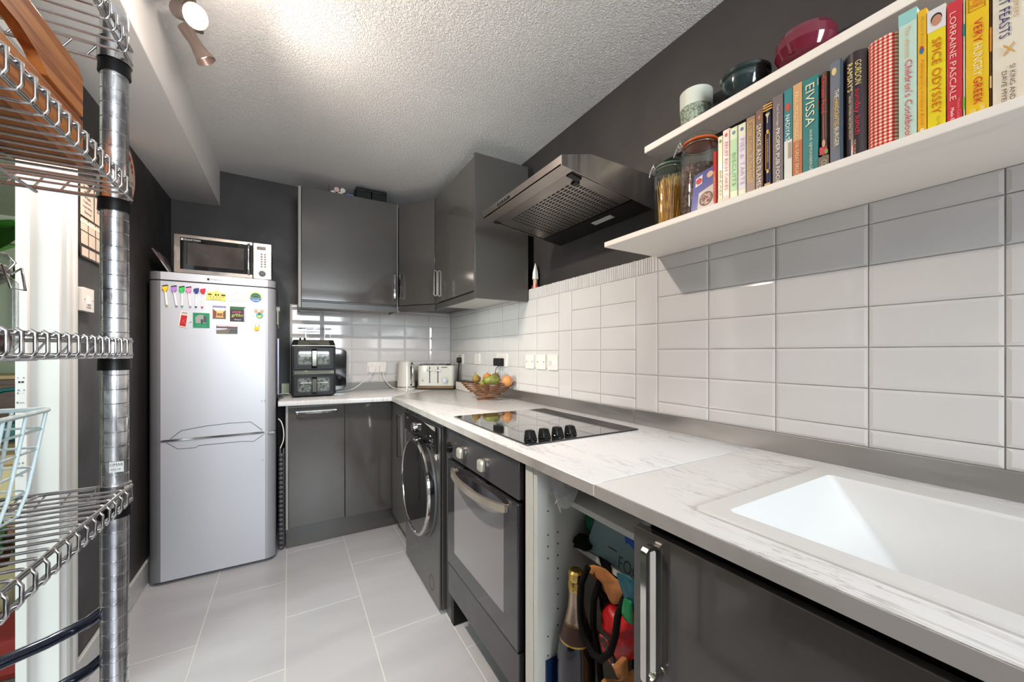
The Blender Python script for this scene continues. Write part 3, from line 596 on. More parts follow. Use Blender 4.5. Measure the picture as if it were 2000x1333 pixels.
# glass jars on the lower shelf
def cliptop(t, c, rad, h, ring_col, n=44, clip_az=pi*.78):
    """glass body, domed lid, rubber ring, bail wire"""
    g_ = .0025
    MB().lathe([(.004,.0),(rad*.86,0),(rad,.012),(rad,h*.80),(rad*.82,h*.88),(rad*.82,h*.905),(rad*.82-g_,h*.905),(rad*.82-g_,h*.88),(rad-g_,h*.79),(rad-g_,.014),(rad*.84,g_*1.5),(.004,g_*1.5)], c, n).build('glass_body', m_glass, t)
    MB().lathe([(rad*.84,0),(rad*.90,.002),(rad*.90,.006),(rad*.84,.008)], (c[0],c[1],c[2]+h*.905), n).build('rubber_seal', ring_col, t)
    MB().lathe([(rad*.86,.0),(rad*.92,.004),(rad*.90,.012),(rad*.60,.018),(rad*.3,.016),(.003,.018)], (c[0],c[1],c[2]+h*.905+.008), n).build('lid', m_glass, t)
    z1 = c[2]+h*.885; z2 = c[2]+h*.905+.016; a = clip_az
    P = lambda q, az, z: (c[0]+q*cos(az), c[1]+q*sin(az), z)
    mb = MB(); mb.tube([P(rad*.84, a+k*2*pi/28, z1) for k in range(28)], .0011, 6, True)
    mb.tube([P(rad*.95, a-.16, z1), P(rad*1.12, a-.16, z2-.006), P(rad*.98, a-.16, z2+.004), P(rad*.98, a+.16, z2+.004), P(rad*1.12, a+.16, z2-.006), P(rad*.95, a+.16, z1)], .0013, 6)
    mb.tube([P(rad*1.02, a-.20, z1-.002), P(rad*1.22, a-.18, z1+.006), P(rad*1.34, a-.12, z1-.022), P(rad*1.34, a+.12, z1-.022), P(rad*1.22, a+.18, z1+.006), P(rad*1.02, a+.20, z1-.002)], .0013, 6)
    mb.build('bail_wire', m_chrome, t)
m_sealg = flat('green_seal', (96,128,104), .4); m_sealo = flat('orange_seal', (206,96,36), .4)
t = thing('storage_jar', 'clip-top glass jar of spaghetti beside the cooker hood', 'jar', (1.10,.842,ST)); cliptop(t, (1.10,.842,ST), .050, .250, m_sealg)
mb = MB(); m_spag = M('spaghetti', (252,200,92), .4)
for i in range(110):
    a = random.random()*2*pi; q = .041*math.sqrt(random.random()); a2 = a+random.uniform(-.9,.9); q2 = .041*math.sqrt(random.random())
    mb.tube([(1.10+q*cos(a), .842+q*sin(a), ST+.006), (1.10+q2*cos(a2), .842+q2*sin(a2), ST+random.uniform(.17,.195))], .0011, 5)
tag(mb.build('spaghetti', m_spag), 'dry spaghetti standing in the clip-top jar by the hood', 'spaghetti')['kind'] = 'stuff'
t = thing('storage_jar', 'tall clip-top glass jar with an orange seal, partly hidden by blue card', 'jar', (1.075,.715,ST)); cliptop(t, (1.075,.715,ST), .056, .262, m_sealo)
tag(MB().lathe([(.048,.006),(.0525,.014),(.0525,.165),(.03,.178),(.003,.182)], (1.075,.715,ST), 36).build('jar_contents', M('brown_grain', (84,58,52), .8, var=((150,120,110), 110, .48, .64), bump=(160,.8,.004))), 'dark brown dry food filling the orange-sealed jar', 'food')['kind'] = 'stuff'

# blue recipe card leaning in front of the jar
t = thing('recipe_card', 'blue food card with a round dish photo in front of the orange-sealed jar', 'card', (.99,.649,ST))
MB().hexa([(.984,.614,ST),(.990,.614,ST),(.990,.684,ST),(.984,.684,ST),(1.000,.614,r(.515)),(1.006,.614,r(.515)),(1.006,.684,r(.505)),(1.000,.684,r(.505))]).build('card', flat('card_blue', (56,62,150), .35), t)
fx = lambda z: .984+.016*(z-ST)/(r(.51)-ST)-.0006
def patch(parent, poly, mat, name='print', dx=0.):
    mb = MB(); mb.quad(*[(fx(z)-dx, y, z) for y, z in poly]); return mb.build(name, mat, parent)
patch(t, [(.664,ST+.001),(.615,ST+.001),(.615,r(.463)),(.664,r(.448))], flat('card_cream', (222,206,196), .5))
patch(t, [(y,z) for y,z in arc((.640,r(.425)), .020, 0, 2*pi, 24)[:-1]], flat('dish_dark', (60,44,40), .4), 'dish_rim', .0004)
patch(t, [(y,z) for y,z in arc((.640,r(.425)), .017, 0, 2*pi, 24)[:-1]], M('dish_food', (206,170,150), .5, var=((110,60,54), 160, .45, .55)), 'dish_food', .0008)
patch(t, [(.676,r(.468)),(.656,r(.474)),(.656,r(.500)),(.676,r(.494))], flat('card_white', (226,222,220), .5), 'photo', .0004)
patch(t, [(y,z) for y,z in arc((.666,r(.484)), .009, 0, 2*pi, 20)[:-1]], flat('card_red', (206,60,44), .5), 'photo_dish', .0008)
patch(t, [(y,z) for y,z in arc((.634,r(.492)), .009, 0, 2*pi, 20)[:-1]], flat('card_peach', (226,190,150), .5), 'photo_dish', .0008)

# ------------------------------------------------------------------ cookbooks
XS = .985
def book(y1, y0, h, col, label, txt=(), depth=.19, rough=.35, prints=(), round_=False, side=None, mat=None, lean=0):
    """y1 = edge towards the hood, y0 = edge towards the lens; txt=(string,colour,z from,z to (share of height, reading downwards),across from,across to (0 = hood side))"""
    t = thing('cookbook', label, 'book', (XS, (y0+y1)/2, ST), group='cookbooks on the lower shelf'); wd = y1-y0
    a, c_ = y0+.0004, y1-.0004; x1 = min(XS+depth, 1.285); z0 = ST+.0003; z1 = ST+h; m = mat or M('cover_%s' % '_'.join(map(str, col)), col, rough, coat=.25)
    th = min(.0016, wd*.2); mb = MB()
    if round_:
        poly = [(XS+.009-.009*sin(pi*i/8), a+(c_-a)*i/8) for i in range(9)]
        mb.prism([(x1,a),(x1,a+th),(XS+.012,a+th)] + [(XS+.012,c_-th),(x1,c_-th),(x1,c_)] + poly[::-1], 'z', z0, z1)
    else: mb.prism([(XS,a),(x1,a),(x1,a+th),(XS+.003,a+th),(XS+.003,c_-th),(x1,c_-th),(x1,c_),(XS,c_)], 'z', z0, z1, .0004)
    mb.build('cover', m, t)
    MB().box((XS+.0125,a+th+.0002,z0+.003),(x1-.003,c_-th-.0002,z1-.003)).build('pages', m_paper, t)
    for ip, (kind, cc, za, zb, f0, f1) in enumerate(prints):
        xf = XS-.0003-.00012*ip
        ya, yb = y1-wd*f0, y1-wd*f1; pa, pb = z1-h*za, z1-h*zb
        mm = cc if not isinstance(cc, tuple) else flat('print_%s' % '_'.join(map(str, cc)), cc, .4)
        mb = MB()
        if kind == 'rect': mb.quad((xf,ya,pb),(xf,yb,pb),(xf,yb,pa),(xf,ya,pa))
        elif kind == 'oval': mb.quad(*[(xf-.0002,(ya+yb)/2+(ya-yb)/2*cos(2*pi*i/24),(pa+pb)/2+(pa-pb)/2*sin(2*pi*i/24)) for i in range(24)])
        elif kind == 'frame':
            e_ = .0011; mb.quad((xf,ya,pb),(xf,ya-e_,pb),(xf,ya-e_,pa),(xf,ya,pa)); mb.quad((xf,yb+e_,pb),(xf,yb,pb),(xf,yb,pa),(xf,yb+e_,pa)); mb.quad((xf,ya,pa-e_),(xf,yb,pa-e_),(xf,yb,pa),(xf,ya,pa)); mb.quad((xf,ya,pb),(xf,yb,pb),(xf,yb,pb+e_),(xf,ya,pb+e_))
        elif kind == 'tri': mb.quad((xf-.0002,ya,pa),(xf-.0002,yb,pa),(xf-.0002,(ya+yb)/2,pb))
        mb.build('spine_print', mm, t)
    for s, cc, za, zb, f0, f1 in txt:
        fm = (f0+f1)/2; lettering(t, s, flat('print_%s' % '_'.join(map(str, cc)), cc, .4), (XS-.0012, y1-wd*fm, z1-h*(za+zb)/2), (0,0,-1), (0,-1,0), h*(zb-za), wd*(f1-f0), 'spine_lettering')
    return t
W = (238,232,220); RED = (206,30,44)
book(.624,.606,.150,(196,44,30),'slim bright red book next to the blue food card',(('THE COMPLETE RECIPE COLLECTION',(226,150,110),.35,.95,.4,.7),),round_=True)
book(.6045,.592,.183,(226,220,180),'slim cream paperback titled Bread with a green emblem',(('BREAD',(150,150,96),.50,.86,.3,.8),),prints=(('oval',(92,130,70),.05,.10,.3,.8),('rect',(214,206,170),.90,1,.0,1)))
book(.5915,.573,.193,(240,214,206),'pink paperback titled Cakes standing next to Bread',(('FRUIT RICH CAKES',(206,120,110),.17,.82,.3,.75),),prints=(('oval',(190,60,50),.05,.10,.3,.7),('rect',(206,70,70),.0,1,.94,1),('rect',(220,200,190),.90,1,.0,.94)))
book(.5725,.552,.189,(216,226,184),'pale green paperback titled Biscuits',(('BISCUITS',(110,170,110),.35,.80,.3,.75),),prints=(('oval',(70,130,150),.05,.10,.3,.7),('rect',(176,214,160),.16,.86,.04,.9),('rect',(50,140,80),.0,1,.92,1)))
book(.5515,.532,.188,(226,222,190),'cream and lilac paperback titled Pies and Tarts',(('PIES & TARTS',(196,176,186),.20,.82,.3,.8),),prints=(('oval',(70,90,160),.05,.10,.3,.7),('rect',(222,212,222),.16,.88,.04,.96),('rect',(40,60,90),.0,1,.95,1)))
book(.5315,.510,.194,(140,104,72),'brown book with a gold frame around its spine title',(('STREET FOOD . X . THE BEST',(222,176,80),.12,.80,.36,.68),),prints=(('frame',(222,176,80),.05,.84,.12,.9),('frame',(222,176,80),.07,.82,.2,.82)))
book(.5095,.493,.200,(110,76,62),'brown book titled Smoke and Flames',(('SMOKE AND FLAMES',(228,216,196),.18,.97,.2,.82),),prints=(('oval',(210,110,60),.07,.12,.35,.7),))
book(.4925,.472,.208,(42,36,66),'navy cocktail book with gold bands and a martini glass',(('THE JAPANESE BAR & MIXOLOGY',(190,150,160),.42,.70,.42,.62),),round_=True,prints=(('rect',(222,160,40),.02,.035,0,1),('rect',(222,160,40),.05,.065,0,1),('rect',(222,160,40),.08,.095,0,1),('tri',(206,190,140),.13,.19,.25,.75),('rect',(206,190,140),.18,.24,.46,.54),('frame',(222,170,60),.36,.78,.3,.75),('oval',(222,170,60),.32,.36,.4,.65),('oval',(222,170,60),.78,.82,.4,.65),('rect',(190,150,70),.93,.98,.2,.8)))
book(.4715,.449,.211,(112,98,100),'grey-brown book titled Proper Pub Food',(("Tom Kerridge's",(216,204,196),.10,.36,.38,.66),('PROPER PUB FOOD',(240,232,214),.37,.99,.36,.72)))
book(.4475,.430,.213,(30,128,132),'teal and white book with a red heart, titled Nadiyas',(("NADIYA'S",(240,240,236),.28,.55,.25,.75),),prints=(('rect',(226,224,214),.55,1,.05,.95),('oval',(206,60,40),.15,.24,.2,.75),('rect',(170,150,130),.58,.75,.5,.9)))
book(.4295,.411,.214,(214,164,110),'tan and orange book titled 100 Great Breads',(('PAUL HOLLYWOOD',(244,214,160),.09,.58,.28,.66),('100 GREAT BREADS',(240,206,160),.62,.99,.3,.7)),prints=(('rect',(190,104,56),.60,1,0,1),))
book(.4105,.381,.213,(38,124,122),'wide teal book titled Elvissa in large cream letters',(('EIVISSA',(226,222,190),.07,.50,.22,.78),('ANNE SIJMONSBERGEN',(206,214,190),.54,.99,.42,.66)),prints=(('rect',(170,60,50),.26,.36,.96,1),('rect',(226,214,180),.05,.12,.96,1)))
book(.3805,.362,.209,(92,58,40),'dark brown book with red script lettering and a small portrait',(('Chinese Food',(206,50,50),.05,.42,.3,.75),('made simple',(150,50,40),.45,.66,.4,.65),('CC',(206,196,180),.90,.96,.3,.8)),prints=(('rect',(206,60,76),.76,.84,.1,.8),('oval',(70,40,34),.68,.78,.3,.8),('oval',(206,160,130),.69,.77,.35,.65),('rect',(120,160,60),.80,.84,.6,.9),('rect',(120,106,86),.86,1,0,1)),round_=True)
book(.3605,.340,.219,(112,116,128),'grey book with a blue edge titled The Handcrafted Burger',(('THE',(236,226,190),.28,.36,.42,.76),('HANDCRAFTED',(240,196,70),.37,.63,.42,.76),('BURGER',(236,226,190),.64,.82,.42,.76)),prints=(('oval',(226,200,130),.06,.13,.15,.55),('rect',(24,70,90),0,1,.86,1),('rect',(230,190,80),.34,.84,.33,.35)))
book(.3385,.303,.218,(50,34,38),"dark brown book titled Sunday Lunch beside the gingham binder",(('GORDON',(236,214,140),.10,.32,.56,.84),("RAMSAY'S",(236,214,140),.10,.36,.22,.46),('sunday lunch',(206,30,56),.36,.78,.50,.80),('AND OTHER RECIPES FROM',(214,190,150),.40,.80,.28,.38),('THE F WORD',(214,190,150),.82,.97,.5,.60)),round_=True,prints=(('rect',(206,20,50),.86,.93,.44,.50),))
m_ging = bpy.data.materials.new('gingham'); m_ging.use_nodes = True; nt = m_ging.node_tree; b = nt.nodes['Principled BSDF']; b.inputs['Roughness'].default_value = .9
tc = nt.nodes.new('ShaderNodeTexCoord'); sp = nt.nodes.new('ShaderNodeSeparateXYZ'); nt.links.new(tc.outputs['Object'], sp.inputs[0]); outs = []
for ax in ('Y', 'Z'):
    a = nt.nodes.new('ShaderNodeMath'); a.operation = 'MULTIPLY'; a.inputs[1].default_value = 145; nt.links.new(sp.outputs[ax], a.inputs[0])
    f_ = nt.nodes.new('ShaderNodeMath'); f_.operation = 'FRACT'; nt.links.new(a.outputs[0], f_.inputs[0])
    g_ = nt.nodes.new('ShaderNodeMath'); g_.operation = 'GREATER_THAN'; g_.inputs[1].default_value = .5; nt.links.new(f_.outputs[0], g_.inputs[0]); outs.append(g_)
s_ = nt.nodes.new('ShaderNodeMath'); s_.operation = 'ADD'; nt.links.new(outs[0].outputs[0], s_.inputs[0]); nt.links.new(outs[1].outputs[0], s_.inputs[1])
h_ = nt.nodes.new('ShaderNodeMath'); h_.operation = 'MULTIPLY'; h_.inputs[1].default_value = .5; nt.links.new(s_.outputs[0], h_.inputs[0])
rp = nt.nodes.new('ShaderNodeValToRGB'); rp.color_ramp.interpolation = 'CONSTANT'; e = rp.color_ramp.elements; e[0].color = (*lin((238,226,196)), 1); e[1].position = .75; e[1].color = (*lin((186,22,24)), 1); q = e.new(.25); q.color = (*lin((214,112,100)), 1)
nt.links.new(h_.outputs[0], rp.inputs[0]); nt.links.new(rp.outputs[0], b.inputs['Base Color'])
t = thing('ring_binder', 'padded red and white gingham fabric binder among the cookbooks', 'binder', (XS,.279,ST), group=None)
mb = MB(); ya, yb = .2562, .3018; z1 = ST+.217
mb.rings([[(XS+.012-.012*(1-s_**4) + (1-k)*0, (ya+yb)/2+(yb-ya)/2*s_, ST+.0005+(z1-ST)*k) for s_ in [-1+i/6 for i in range(13)]]+[(1.24,yb,ST+.0005+(z1-ST)*k),(1.24,ya,ST+.0005+(z1-ST)*k)] for k in [i/8 for i in range(9)]])
mb.build('cover', m_ging, t)
book(.2555,.231,.240,(196,222,208),"tall mint green childrens cookbook with red lettering",(('The ultimate',(224,160,90),.12,.36,.36,.62),("Children's Cookbook",(214,60,56),.38,.99,.36,.76)),prints=(('rect',(150,206,200),0,.09,.0,1),))
book(.2305,.2187,.228,(236,182,30),'narrow orange-yellow book with a tiny blue bear figure',(('Michael Bond',(150,130,50),.06,.27,.4,.64),("Paddington's Cookery Book",(206,80,40),.40,.92,.32,.64)),prints=(('oval',(40,110,160),.29,.35,.25,.7),('oval',(206,50,40),.285,.31,.3,.6),('rect',(236,226,200),.94,.99,.3,.7)))
book(.2182,.1955,.218,(236,214,20),'bright yellow book with a portrait at the top of its spine',(('SPICE ODYSSEY',(206,90,30),.25,.86,.26,.74),('Paul Merrett',(150,150,60),.89,1.0,.5,.68)),prints=(('rect',(226,222,222),.0,.18,.0,1),('oval',(40,28,24),.045,.13,.2,.8),('oval',(196,140,110),.06,.145,.25,.78)))
book(.1948,.1765,.213,(206,52,64),'red-pink book with large white capitals on its spine',(('LORRAINE PASCALE',(240,206,190),.09,.80,.22,.62),('Home Cooking',(236,130,130),.80,1.0,.62,.9),('Made Easy',(250,240,236),.86,1.0,.2,.5)),round_=False)
book(.1762,.1738,.206,(216,214,180),'very thin pale green magazine beside the yellow Greek cookbook',(),prints=(('rect',(30,140,140),.2,.3,0,1),('rect',(120,180,70),.8,.9,0,1)))
book(.1733,.1480,.213,(238,196,20),'yellow cookbook with red Very Hungry Greek lettering',(('LUNCH',RED,.045,.075,.2,.75),('AND',RED,.08,.105,.3,.65),('DINNER',RED,.11,.14,.2,.75),('VERY',(200,20,50),.24,.42,.35,.72),('HUNGRY',(238,226,190),.43,.68,.35,.72),('GREEK',(200,20,50),.69,.90,.35,.72),('CHRISTOS',(238,226,180),.91,1.0,.62,.82),('KYRIAKIDES',(238,226,180),.93,1.0,.2,.45)),prints=(('frame',(190,120,20),.02,.16,.12,.85),))
book(.1474,.1455,.198,(110,60,30),'very thin dark orange magazine beside the cream hardback',(),prints=(('rect',(226,140,50),.3,.5,0,1),('rect',(230,190,130),.7,.8,0,1)))
book(.1450,.1130,.214,(232,222,202),'wide cream hardback titled Meat Feasts, nearest the lens',(('THE HAIRY BIKERS',(190,150,110),.0,.36,.66,.82),('MEAT FEASTS',(60,50,110),.06,.48,.22,.56),('X',(214,160,70),.53,.62,.35,.68),('SI KING AND',(110,70,50),.70,.96,.55,.72),('DAVE MYERS',(110,70,50),.73,1.0,.30,.46)))
book(.1118,.0850,.222,(200,206,190),'pale grey-green hardback just past the cream Meat Feasts book',())

# ------------------------------------------------------------------ ceiling spotlights
t = thing('ceiling_spotlight', 'three-headed grey spotlight bar fixed beside the ceiling beam', 'spotlight', (-.29,1.63,zc(0)-.03))
m_lamp = M('spot_grey', (126,112,104), .42, .4); m_bulb = M('lit_bulb', (255,244,228), .3, emit=((255,236,212), 26))
MB().box((-.335,1.30,zc(0)-.024),(-.285,1.86,zc(0)-.0005),.006).build('bar', m_lamp, t)
def head(base, d, lit, s=1.0):
    d = Vector(d).normalized(); Q = d.to_track_quat('Z','Y').to_matrix().to_4x4(); T = Matrix.Translation(base) @ Q @ Matrix.Scale(s, 4)
    mb = MB(); mb.T = T; mb.lathe([(.004,-.052),(.026,-.050),(.0255,-.03),(.022,.0),(.0225,.018),(.031,.060),(.0355,.078),(.034,.078),(.029,.06),(.020,.045)], n=32); h_ = mb.build('lamp_head', m_lamp, t, ang=50)
    mb = MB(); mb.T = T; mb.lathe([(.002,.060),(.016,.059),(.0205,.056),(.0205,.052),(.002,.050)], n=28); mb.build('bulb', m_bulb if lit else M('dim_bulb', (240,220,214), .3, emit=((255,214,204), 2.0)), h_)
    MB().cyl(base, (base[0]-.03, base[1], zc(0)-.012), .006, n=10).build('pivot', m_lamp, h_)
head((-.298,1.624,r(1.120)), (.465,-.72,-.51), True)
head((-.296,1.735,r(1.108)), (.50,.10,-.80), False, .86)
head((-.275,1.375,r(1.150)), (.55,-.35,-.60), True)
# ------------------------------------------------------------------ hob
t = thing('hob', 'black glass hob with four knobs set into the long worktop', 'hob', (.9,1.32,WT))
m_hob = M('hob_glass', (12,12,13), .03, coat=1.)
MB().prism([(.642,1.012),(1.142,1.012),(1.142,1.632),(.642,1.632)], 'z', WT+.0003, WT+.006, .0015).build('glass_plate', m_hob, t)
def circle_ring(mb, x, y, z, ra, rb, n=48): mb.rings([[(x+q*cos(2*pi*i/n), y+q*sin(2*pi*i/n), z) for i in range(n)] for q in (ra, rb)], caps=False)
m_zone = M('hob_zone', (58,56,56), .25)
for x, y, q in ((.76,1.47,.10),(1.01,1.49,.075),(1.0,1.23,.10),(.79,1.22,.072)):
    mb = MB(); circle_ring(mb, x, y, WT+.0062, q, q-.0014); mb.build('heating_zone', m_zone, t)
for x, y in ((.688,1.063),(.744,1.063),(.800,1.063),(.856,1.063)):
    k = MB().lathe([(.022,0),(.0225,.004),(.021,.006)], (x,y,WT+.006), 32).build('knob', m_blackg, t)
    mb = MB(); mb.hexa([(x-.0165,y-.018,WT+.010),(x+.0165,y-.018,WT+.010),(x+.0165,y+.018,WT+.010),(x-.0165,y+.018,WT+.010),(x-.013,y-.008,WT+.037),(x+.013,y-.008,WT+.037),(x+.013,y+.016,WT+.037),(x-.013,y+.016,WT+.037)], .004); mb.build('knob_grip', m_blackp, k)

# ------------------------------------------------------------------ fridge freezer
t = thing('fridge_freezer', 'tall silver fridge freezer covered in magnets', 'fridge', (-.355,2.92,0))
FX0, FX1, FY = -.636, -.074, 2.640
bx((FX0+.006,FY+.075,.02),(FX1-.002,3.20,r(.425)),'body',M('fridge_side', (120,120,124), .45, .3),t,.003)
def ddoor(z0, z1, name, mat):
    n = 12; L_ = .052; w0 = radians(14)
    poly = [(FX0, FY+.07)] + [(FX0+L_*(1-cos(pi/2*i/n))/(1-0*cos(w0)), FY+(.045-.045*sin(pi/2*i/n))*1.0+.0*i) for i in range(n-1)] + [(FX0+L_, FY)] + [(FX1-L_, FY)] + [(FX1-L_*(1-cos(pi/2*i/n)), FY+.045-.045*sin(pi/2*i/n)) for i in range(n-2,-1,-1)] + [(FX1, FY+.07)]
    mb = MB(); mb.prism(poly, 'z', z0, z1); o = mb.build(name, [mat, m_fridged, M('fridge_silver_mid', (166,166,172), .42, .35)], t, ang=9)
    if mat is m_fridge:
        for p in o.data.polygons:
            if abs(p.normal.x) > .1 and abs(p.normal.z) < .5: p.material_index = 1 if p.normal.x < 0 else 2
    return o
ddoor(r(.386), r(.4265), 'top_cap', m_fridge); ddoor(r(.379), r(.3858), 'gap_line', m_ink)
du = ddoor(r(-.456), r(.3788), 'upper_door', m_fridge); ddoor(r(-.4655), r(-.4565), 'gap_strip', M('bright_strip', (214,214,216), .2, .8)); dd = ddoor(r(-1.196), r(-.466), 'lower_door', m_fridge)
MB().box((FX0+.02,FY+.03,.002),(FX1-.02,FY+.07,.018)).build('kick_strip', m_dgrey, t)
for x in (FX0+.05,FX1-.04): MB().cyl((x,FY+.05,0),(x,FY+.05,.02),.014).build('foot', m_blackp, t)
m_line = flat('recess_line', (74,74,80), .5)
def yq(parent, pts, mat, y, name='print'):
    mb = MB(); mb.quad(*[(x, y, z) for x, z in pts]); return mb.build(name, mat, parent)
def yline(parent, pts, mat, y, q=.0016, name='outline'):
    mb = MB(); mb.tube([(x, y, z) for x, z in pts], q, 6); return mb.build(name, mat, parent)
yline(du, [(-.545,r(-.452)),(-.50,r(-.412)),(-.40,r(-.398)),(-.30,r(-.392)),(-.195,r(-.393)),(-.140,r(-.446))], m_line, FY-.0002, name='handle_recess')
yline(dd, [(-.560,r(-.470)),(-.515,r(-.508)),(-.44,r(-.510)),(-.43,r(-.500)),(-.24,r(-.500)),(-.18,r(-.506)),(-.135,r(-.474))], m_line, FY-.0002, name='handle_recess')
MB().prism([(FX0+.052,r(-.4655)),(FX1-.052,r(-.4655)),(FX1-.06,r(-.4525)),(FX0+.06,r(-.4545))], 'y', FY-.004, FY+.002, .001).build('chrome_trim', m_chrome, t)
MB().box((FX1-.04,FY-.003,r(-.470)),(FX1-.004,FY+.03,r(-.458)),.002).build('hinge', m_chrome, t)
lettering(t, 'Hotpoint', m_ink, (-.352,FY,r(.404)), (1,0,0), (0,0,1), .052, .0125, 'badge')
MB().box((-.392,FY-.0008,r(.398)),(-.382,FY,r(.410))).build('badge', m_ink, t)
lettering(t, 'FROST FREE', flat('faint_grey', (150,150,154)), (-.155,FY,r(.399)), (1,0,0), (0,0,1), .05, .006, 'badge')
for x, z, w1, h1 in ((-.13,-.285,.010,.014),(-.145,-.283,.006,.010),(-.145,-.62,.014,.004)): yq(t, [(x,r(z)),(x+w1,r(z)),(x+w1,r(z)+h1),(x,r(z)+h1)], flat('scuff', (168,170,178)), FY-.0003, 'scuff')
# magnets. yy = face of the door
FYm = FY-.0005
def mag(name, poly, col, label, th=.003, cat='magnet', mat=None):
    return tag(MB().prism([(x, r(z)) for x, z in poly], 'y', FYm-th, FYm, .0005).build(name, mat or flat('mag_%s' % '_'.join(map(str,col)), col, .4)), label, cat)
def rect(x0,z0,x1,z1): return [(x0,z0),(x1,z0),(x1,z1),(x0,z1)]
def deco(o, pts, col, lift=.0002, th=.003, name='print', mat=None): return yq(o, [(x, r(z)) for x, z in pts], mat or flat('dec_%s' % '_'.join(map(str,col)), col, .45), FYm-th-lift, name)
def disc(x, z, a, b=None, n=20): b = b or a; return [(x+a*cos(2*pi*i/n), z+b*sin(2*pi*i/n)) for i in range(n)]
for x, c_, cn in ((-.565,(232,196,40),'yellow'),(-.530,(176,130,206),'lilac'),(-.498,(40,196,84),'bright green'),(-.470,(240,140,190),'pink'),(-.438,(30,50,130),'navy blue'),(-.410,(200,20,44),'red')):
    k = {'yellow':0,'lilac':.004,'bright green':.002,'pink':.003,'navy blue':-.001,'red':-.003}[cn]
    p = thing('whiteboard_pen', 'small magnetic whiteboard pen with a %s eraser cap' % cn, 'pen', (x,FYm,r(.24)), group='magnetic whiteboard pens')
    dx = k + (.006 if cn in ('yellow','lilac') else .003 if cn == 'pink' else -.001)
    MB().cyl((x+.001,FYm-.0055,r(.322)),(x+.001+dx,FYm-.0055,r(.252)),.0048,n=14).build('barrel', flat('pen_white', (240,238,240), .35), p)
    MB().cyl((x+.001+dx,FYm-.0055,r(.2525)),(x+.001+dx,FYm-.0055,r(.246)),.005,.0035,14).build('end_plug', flat('plug_'+cn, tuple(int(q*.8+20) for q in c_), .4), p)
    mb = MB(); mb.prism([(x-.0035,r(.318)),(x+.0055,r(.318)),(x+.006,r(.330)),(x+.011,r(.332)),(x+.012,r(.352)),(x-.010,r(.346)),(x-.011,r(.333)),(x-.004,r(.330))], 'y', FYm-.011, FYm-.0005, .001); mb.build('cap', flat('cap_'+cn, c_, .4), p)
    if cn in ('yellow','lilac','bright green','pink'): MB().prism([(x-.010,r(.346)),(x+.012,r(.352)),(x+.011,r(.358)),(x-.010,r(.352))], 'y', FYm-.011, FYm-.0005).build('felt', m_ink, p)
o = mag('fridge_magnet', [(-.396,.292),(-.309,.290),(-.309,.330),(-.340,.336),(-.352,.350),(-.362,.337),(-.392,.338)], (226,206,110), 'pale yellow house-shaped magnet beside the red pen')
lettering(o, 'Welcome Home', m_ink, (-.352,FYm-.003,r(.298)), (1,0,0), (0,0,1), .05, .006)
for q in (rect(-.388,.318,-.372,.326), rect(-.330,.316,-.312,.325), rect(-.358,.316,-.350,.326), rect(-.346,.316,-.340,.326)): deco(o, q, (60,54,30))
for i in range(5): deco(o, disc(-.378+.014*i, .309, .0025, n=10), (80,60,40), .0003)
o = mag('fridge_magnet', [(-.296,.292),(-.22,.292),(-.206,.300),(-.206,.308),(-.220,.310),(-.224,.326),(-.240,.342),(-.252,.354),(-.264,.342),(-.282,.326),(-.284,.312),(-.300,.308),(-.300,.300)], (236,228,222), 'white garlic-bulb shaped magnet near the top of the fridge')
mb = MB(); mb.tube([(x,FYm-.0034,r(z)) for x, z in ((-.274,.312),(-.277,.322),(-.268,.334),(-.256,.346),(-.252,.349),(-.246,.346),(-.234,.334),(-.229,.322),(-.232,.312))], .0007, 5); mb.tube([(-.256,FYm-.0034,r(.340)),(-.262,FYm-.0034,r(.326)),(-.258,FYm-.0034,r(.313))], .0005, 5); mb.tube([(-.248,FYm-.0034,r(.340)),(-.243,FYm-.0034,r(.326)),(-.246,FYm-.0034,r(.313))], .0005, 5); mb.build('outline', flat('brown_line', (140,116,100)), o)
lettering(o, 'THE GARLIC FARM', flat('brown_line', (140,116,100)), (-.253,FYm-.003,r(.303)), (1,0,0), (0,0,1), .075, .006)
o = mag('fridge_magnet', disc(-.171,.322,.030,.029,32), (70,120,170), 'round blue and green peacock-fan magnet'); deco(o, [(x,z) for x,z in disc(-.171,.322,.029,.028,32) if z > .316], (190,206,60)); deco(o, [(x,z) for x,z in disc(-.171,.322,.024,.023,32) if z > .315], (24,76,74), .0004)
for i in range(9):
    a = pi*(i+.5)/9; deco(o, disc(-.171+.018*cos(a), .318+.016*sin(a), .0016, n=8), (150,190,60), .0006)
lettering(o, 'KEFALONIA', m_socket, (-.171,FYm-.003,r(.304)), (1,0,0), (0,0,1), .036, .006)
o = mag('fridge_magnet', rect(-.369,.190,-.308,.262), (236,190,120), 'tall holiday magnet picturing an orange house at sunset')
deco(o, rect(-.367,.236,-.310,.251), (206,214,226)); deco(o, rect(-.367,.251,-.310,.261), (70,90,160), .0003); lettering(o, 'MULTICOLOURS', m_socket, (-.3385,FYm-.0033,r(.256)), (1,0,0), (0,0,1), .05, .006)
deco(o, [(-.367,.194),(-.352,.200),(-.350,.228),(-.367,.244)], (120,64,40), .0003); deco(o, [(-.310,.196),(-.322,.200),(-.322,.226),(-.310,.240)], (100,70,50), .0003); deco(o, rect(-.350,.202,-.324,.222), (206,120,60), .0003); deco(o, rect(-.346,.208,-.338,.220), (60,90,60), .0005); deco(o, rect(-.334,.208,-.327,.220), (60,90,60), .0005); deco(o, rect(-.367,.191,-.310,.197), (60,60,84), .0005)
o = mag('fridge_magnet', rect(-.291,.178,-.221,.262), (48,24,36), 'black and green magnet reading pink and green')
deco(o, rect(-.290,.244,-.223,.261), (44,92,50)); deco(o, rect(-.2265,.179,-.2215,.256), (190,180,206), .0003)
